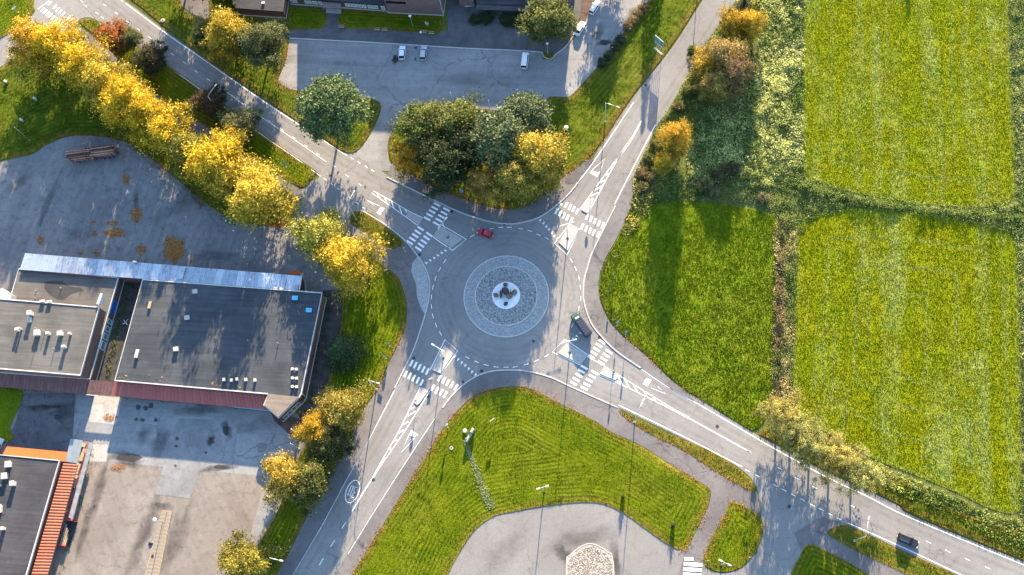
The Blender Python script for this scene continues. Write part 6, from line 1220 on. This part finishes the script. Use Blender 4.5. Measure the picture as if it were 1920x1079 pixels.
# truck with a dark canvas load bed
p = G(1089.5, 609, 1.2); ang = pxdir((1098, 622), (1078, 594)); t = thing('canvas_truck', (p.x, p.y, .045), 'dark truck with green cab and blue black canvas back in the roundabout', 'truck', None, ang)
MB().box((-.9, 0, .75), (5.0, 1.5, .3)).build('chassis', M['dark_metal'], t)
MB().loft([[(x, -1.02 * k, .95), (x, -1.02 * k, 2.3), (x, -.8 * k, 2.62), (x, .8 * k, 2.62), (x, 1.02 * k, 2.3), (x, 1.02 * k, .95)] for x, k in ((-3.3, .98), (-3.2, 1.0), (1.0, 1.0), (1.1, .98))]).build('canvas_cover', M['canvas'], t)
for k in range(7): MB().loft([[(-3.0 + k * .65 + dx, -1.05, .97), (-3.0 + k * .65 + dx, -1.05, 2.32), (-3.0 + k * .65 + dx, -.82, 2.66), (-3.0 + k * .65 + dx, .82, 2.66), (-3.0 + k * .65 + dx, 1.05, 2.32), (-3.0 + k * .65 + dx, 1.05, .97)] for dx in (-.03, .03)]).build('canvas_rib', M['dark_metal'], t)
MB().loft([[(x, -w, .55), (x, -w, zt - .15), (x, -w * .85, zt), (x, w * .85, zt), (x, w, zt - .15), (x, w, .55)] for x, w, zt in ((1.2, .98, 2.35), (2.2, .98, 2.3), (2.65, .95, 1.5), (3.2, .92, 1.35), (3.4, .8, 1.1))]).build('cab', M['car_green'], t)
MB().box((2.47, 0, 1.9), (.06, 1.6, .7), 0, 1).build('windscreen', M['pale_glass'], t); MB().box((1.7, 0, 2.38), (.6, 1.1, .12)).build('roof_vent', M['pole'], t)
for sx in (2.5, -1.4, -2.5):
    for s in (-1, 1):
        w = MB().tube([(sx, s * .7, .48), (sx, s * 1.02, .48)], .48, 16).build('wheel', M['rubber'], t); MB().tube([(sx, s * 1.025, .48), (sx, s * 1.04, .48)], .25, 12).build('rim', M['dark_metal'], w)
for s in (-1, 1): MB().box((3.4, s * .65, .85), (.1, .3, .2)).build('headlight', M['headlamp'], t); MB().box((2.35, s * 1.15, 1.8), (.1, .25, .4)).build('mirror', M['dark_metal'], t); MB().box((-3.33, s * .8, .8), (.06, .3, .15)).build('taillight', M['tail'], t)
# covered trailer by the yard trees
p = G(431, 414, .6); t = thing('covered_trailer', (p.x, p.y, .04), 'small car trailer under a teal tarpaulin at the tree edge', 'trailer', None, pxdir((417, 406), (444, 421)) + PI)
MB().loft([[(x, -w, .5), (x, -w, z - .1), (x, -w * .7, z), (x, w * .7, z), (x, w, z - .1), (x, w, .5)] for x, w, z in ((-1.6, .8, .95), (-.6, .85, 1.15), (.5, .85, 1.2), (1.5, .8, .95))]).build('tarpaulin', M['tarp_teal'], t)
MB().box((0, 0, .45), (3.1, 1.6, .12)).build('bed', M['dark_metal'], t); MB().tube([(1.5, .4, .45), (2.9, 0, .4), (1.5, -.4, .45)], .05).build('drawbar', M['dark_metal'], t)
for s in (-1, 1): MB().tube([(-.1, s * .75, .3), (-.1, s * .95, .3)], .3, 14).build('wheel', M['rubber'], t)
# log trailer: two bundles of logs
p = G(176, 292, 1.2); LA = pxdir((130, 297), (222, 285)); t = thing('log_trailer', (p.x, p.y, .04), 'long flat trailer carrying two bundles of logs at the yard edge', 'trailer', None, LA)
MB().box((0, 0, .95), (13.2, .9, .25)).build('frame', M['dark_metal'], t)
for sx in (-4.5, -3.3, 2.2, 3.5, 4.8):
    for s in (-1, 1):
        w = MB().tube([(sx, s * .75, .5), (sx, s * 1.1, .5)], .5, 14).build('wheel', M['rubber'], t); MB().tube([(sx, s * 1.105, .5), (sx, s * 1.12, .5)], .26, 10).build('rim', M['blue_sign'], w)
for sx in (-5.6, -1.2, .9, 5.8):
    for s in (-1, 1): MB().box((sx, s * 1.32, 2.3), (.12, .1, 2.8)).build('stake', M['dark_metal'], t)
flat('log', (.22, .095, .062), .9, 0, .4, 3); flat('log_dark', (.075, .036, .028), .9, 0, .4, 3); flat('log_pale', (.34, .21, .15), .9, 0, .4, 3); flat('log_end', (.38, .27, .18), .9, 0, .2, 3)
logs = {}
rr = random.Random(4); k = 0
lm = []
for v in range(5):
    mb = MB(); L_ = 5.8 + .2 * v; mb.tube([(-L_ / 2, 0, 0), (-L_ * .2, rr.uniform(-.05, .05), rr.uniform(-.03, .03)), (L_ * .2, rr.uniform(-.05, .05), 0), (L_ / 2, 0, 0)], [.17, .16, .145, .12], 8)
    me = bpy.data.meshes.new('log'); me.from_pydata(mb.v, [], mb.f); me.materials.append(M[('log', 'log_dark', 'log', 'log_pale', 'log_dark')[v]]); me.materials.append(M['log_end']); me.polygons[-1].material_index = 1; me.polygons[-2].material_index = 1; lm.append(me)
for bx, lb in ((-3.35, 'left bundle of bark covered logs on the long trailer'), (3.25, 'right bundle of bark covered logs on the long trailer')):
    b = G(176, 292, 1.2); cx_, cy_ = math.cos(LA) * bx, math.sin(LA) * bx
    bt_ = thing('log_bundle', (b.x + cx_, b.y + cy_, 1.12), lb, 'logs', 'log bundles on the trailer', LA)
    for row in range(8):
        for c_ in range(8):
            o = link('log', lm[rr.randrange(5)], bt_, (rr.uniform(-.25, .25), -1.1 + c_ * .31 + (.15 if row % 2 else 0) + rr.uniform(-.05, .05), .17 + row * .30 + rr.uniform(-.04, .04)))
            o.rotation_euler = (rr.uniform(0, 6), rr.uniform(-.02, .02), rr.choice((0, PI)) + rr.uniform(-.03, .03)); s_ = rr.uniform(.75, 1.1); o.scale = (1, s_, s_)
# oil spots and wet stains: flat marks on the asphalt, each with its own outline
flat('stain', (.055, .05, .05), .7, 0, .2, 2)
pk, sy = bpy.data.objects['parking_lot'], bpy.data.objects['hall_shade_tint']; ap = bpy.data.objects['asphalt_patch']; oa = bpy.data.objects['old_asphalt']
for i, (x, y, rx, ry, par, zz) in enumerate([(741, 112, 6, 8, pk, .046), (857, 191, 9, 5, pk, .046), (1134, 80, 10, 6, pk, .046), (780, 90, 3, 3, pk, .046), (779, 111, 2, 4, pk, .046), (1118, 62, 4, 3, pk, .046), (259, 764, 5, 6, sy, .05), (273, 766, 6, 5, sy, .05), (283, 761, 6, 6, sy, .05), (255, 787, 4, 4, sy, .05), (267, 788, 5, 4, sy, .05), (292, 788, 5, 4, sy, .05), (332, 823, 4, 4, ap, .066), (330, 837, 4, 3, ap, .066), (395, 824, 4, 4, ap, .066), (386, 849, 3, 3, ap, .066), (329, 874, 3, 3, ap, .066), (413, 876, 14, 4, ap, .066), (424, 808, 7, 10, ap, .066), (240, 858, 28, 9, sy, .05), (107, 782, 8, 6, oa, .056), (45, 828, 5, 4, oa, .056), (82, 763, 32, 4, oa, .056)]):
    r_ = random.Random(i); k = [(x + rx * math.cos(a_) * r_.uniform(.7, 1.1), y + ry * math.sin(a_) * r_.uniform(.7, 1.1)) for a_ in [2 * PI * j / 11 for j in range(11)]]
    w = [G(q[0], q[1], zz) for q in smooth_poly(k)]; mb = MB(); mb.add(w, [tuple(range(len(w)))]); o = mb.build('oil_stain', M['stain'], par, fix=False)
    if o.data.polygons[0].normal.z < 0: o.data.flip_normals()

# soft damp and oil marks, drains
_m = M['tyre_wear'].copy(); _m.name = 'damp_mark'; M['damp'] = _m
for _n in _m.node_tree.nodes:
    if _n.type == 'VALTORGB' and abs(_n.color_ramp.elements[0].color[0] - .02) < .01: _n.color_ramp.elements[0].color = (.25, .25, .25, 1); _n.color_ramp.elements[1].color = (.75, .75, .75, 1)
    if _n.type == 'BSDF_PRINCIPLED': _n.inputs['Base Color'].default_value = (.05, .046, .045, 1)
yd, sy0, cpk = bpy.data.objects['yard_pavement'], bpy.data.objects['south_yard'], bpy.data.objects['car_park']
for i, (x, y, rx, ry, rz, par, z, a_) in enumerate([(270, 1000, 2.2, 12, -.2, sy0, .041, .8), (330, 1010, 2.4, 11, -.2, sy0, .041, .7), (300, 950, 3, 1.6, 0, sy0, .041, .9), (235, 862, 4.5, 2.2, 0, sy, .052, 1.3), (425, 805, 1.6, 2.2, .3, ap, .068, 1.3), (395, 826, 1.5, 1.3, 0, ap, .068, 1.3), (300, 830, 3, 4, .2, sy, .052, .8), (270, 815, 2, 3, .5, sy, .052, .6), (410, 878, 4, 1.0, .1, ap, .068, 1.3), (185, 920, 1.6, 8, -.25, sy0, .041, .9), (160, 990, 1.5, 7, -.25, sy0, .041, .8), (120, 770, 5, 2.2, .1, oa, .058, .9), (80, 765, 5, .9, -.05, oa, .058, 1.4), (370, 770, 6, 2, -.1, sy, .052, .6), (470, 800, 5, 2.5, .1, sy, .052, .5),
    (90, 380, 1.2, 12, -.3, yd, .04, .6), (255, 385, 1.0, 6, 0, yd, .04, .8), (150, 440, 6, 2, .1, yd, .04, .4), (400, 480, 8, 1.5, -.1, yd, .04, .6), (330, 390, 8, 3, .3, yd, .04, .35), (40, 340, 5, 2.5, .7, yd, .04, .5), (1090, 1010, 8, 3, .3, cpk, .06, .5), (1062, 1045, 2.0, 4, .4, cpk, .06, 1.0), (1155, 1060, 1.6, 6, 0, cpk, .06, 1.0), (940, 1040, 9, 3, .6, cpk, .06, .35),
    (741, 112, 1.4, 1.6, .4, pk, .05, 1.4), (857, 191, 1.9, 1.0, 0, pk, .05, 1.4), (1134, 80, 2.2, 1.2, .2, pk, .05, 1.4), (640, 120, 14, 1.0, -.05, pk, .05, .35), (900, 150, 16, 2.5, 0, pk, .05, .3), (730, 260, 3, 8, -.2, pk, .05, .35), (1120, 62, 3, 2, .7, pk, .05, .7), (1186, 30, 3.5, 2.5, .6, pk, .05, .8)]):
    soft_mark(par, x, y, rx, ry, rz, z, i, 'damp', a_)
for i, (x, y, r_) in enumerate([(847, 397, .42), (787, 478, .42), (946, 421, .42), (903, 696, .42), (868, 716, .3), (776, 672, .4), (803, 744, .35), (1124, 633, .42), (1000, 640, .38), (620, 330, .4), (480, 215, .4), (1210, 160, .4), (1345, 800, .4), (700, 900, .4), (1480, 950, .4)]):
    p = G(x, y, .05); MB().lathe([(r_, 0), (r_, .012), (r_ * .8, .014), (r_ * .75, .008), (.01, .008)], (p.x, p.y, .052), 16).build('drain_cover', M['dark_metal'], road)
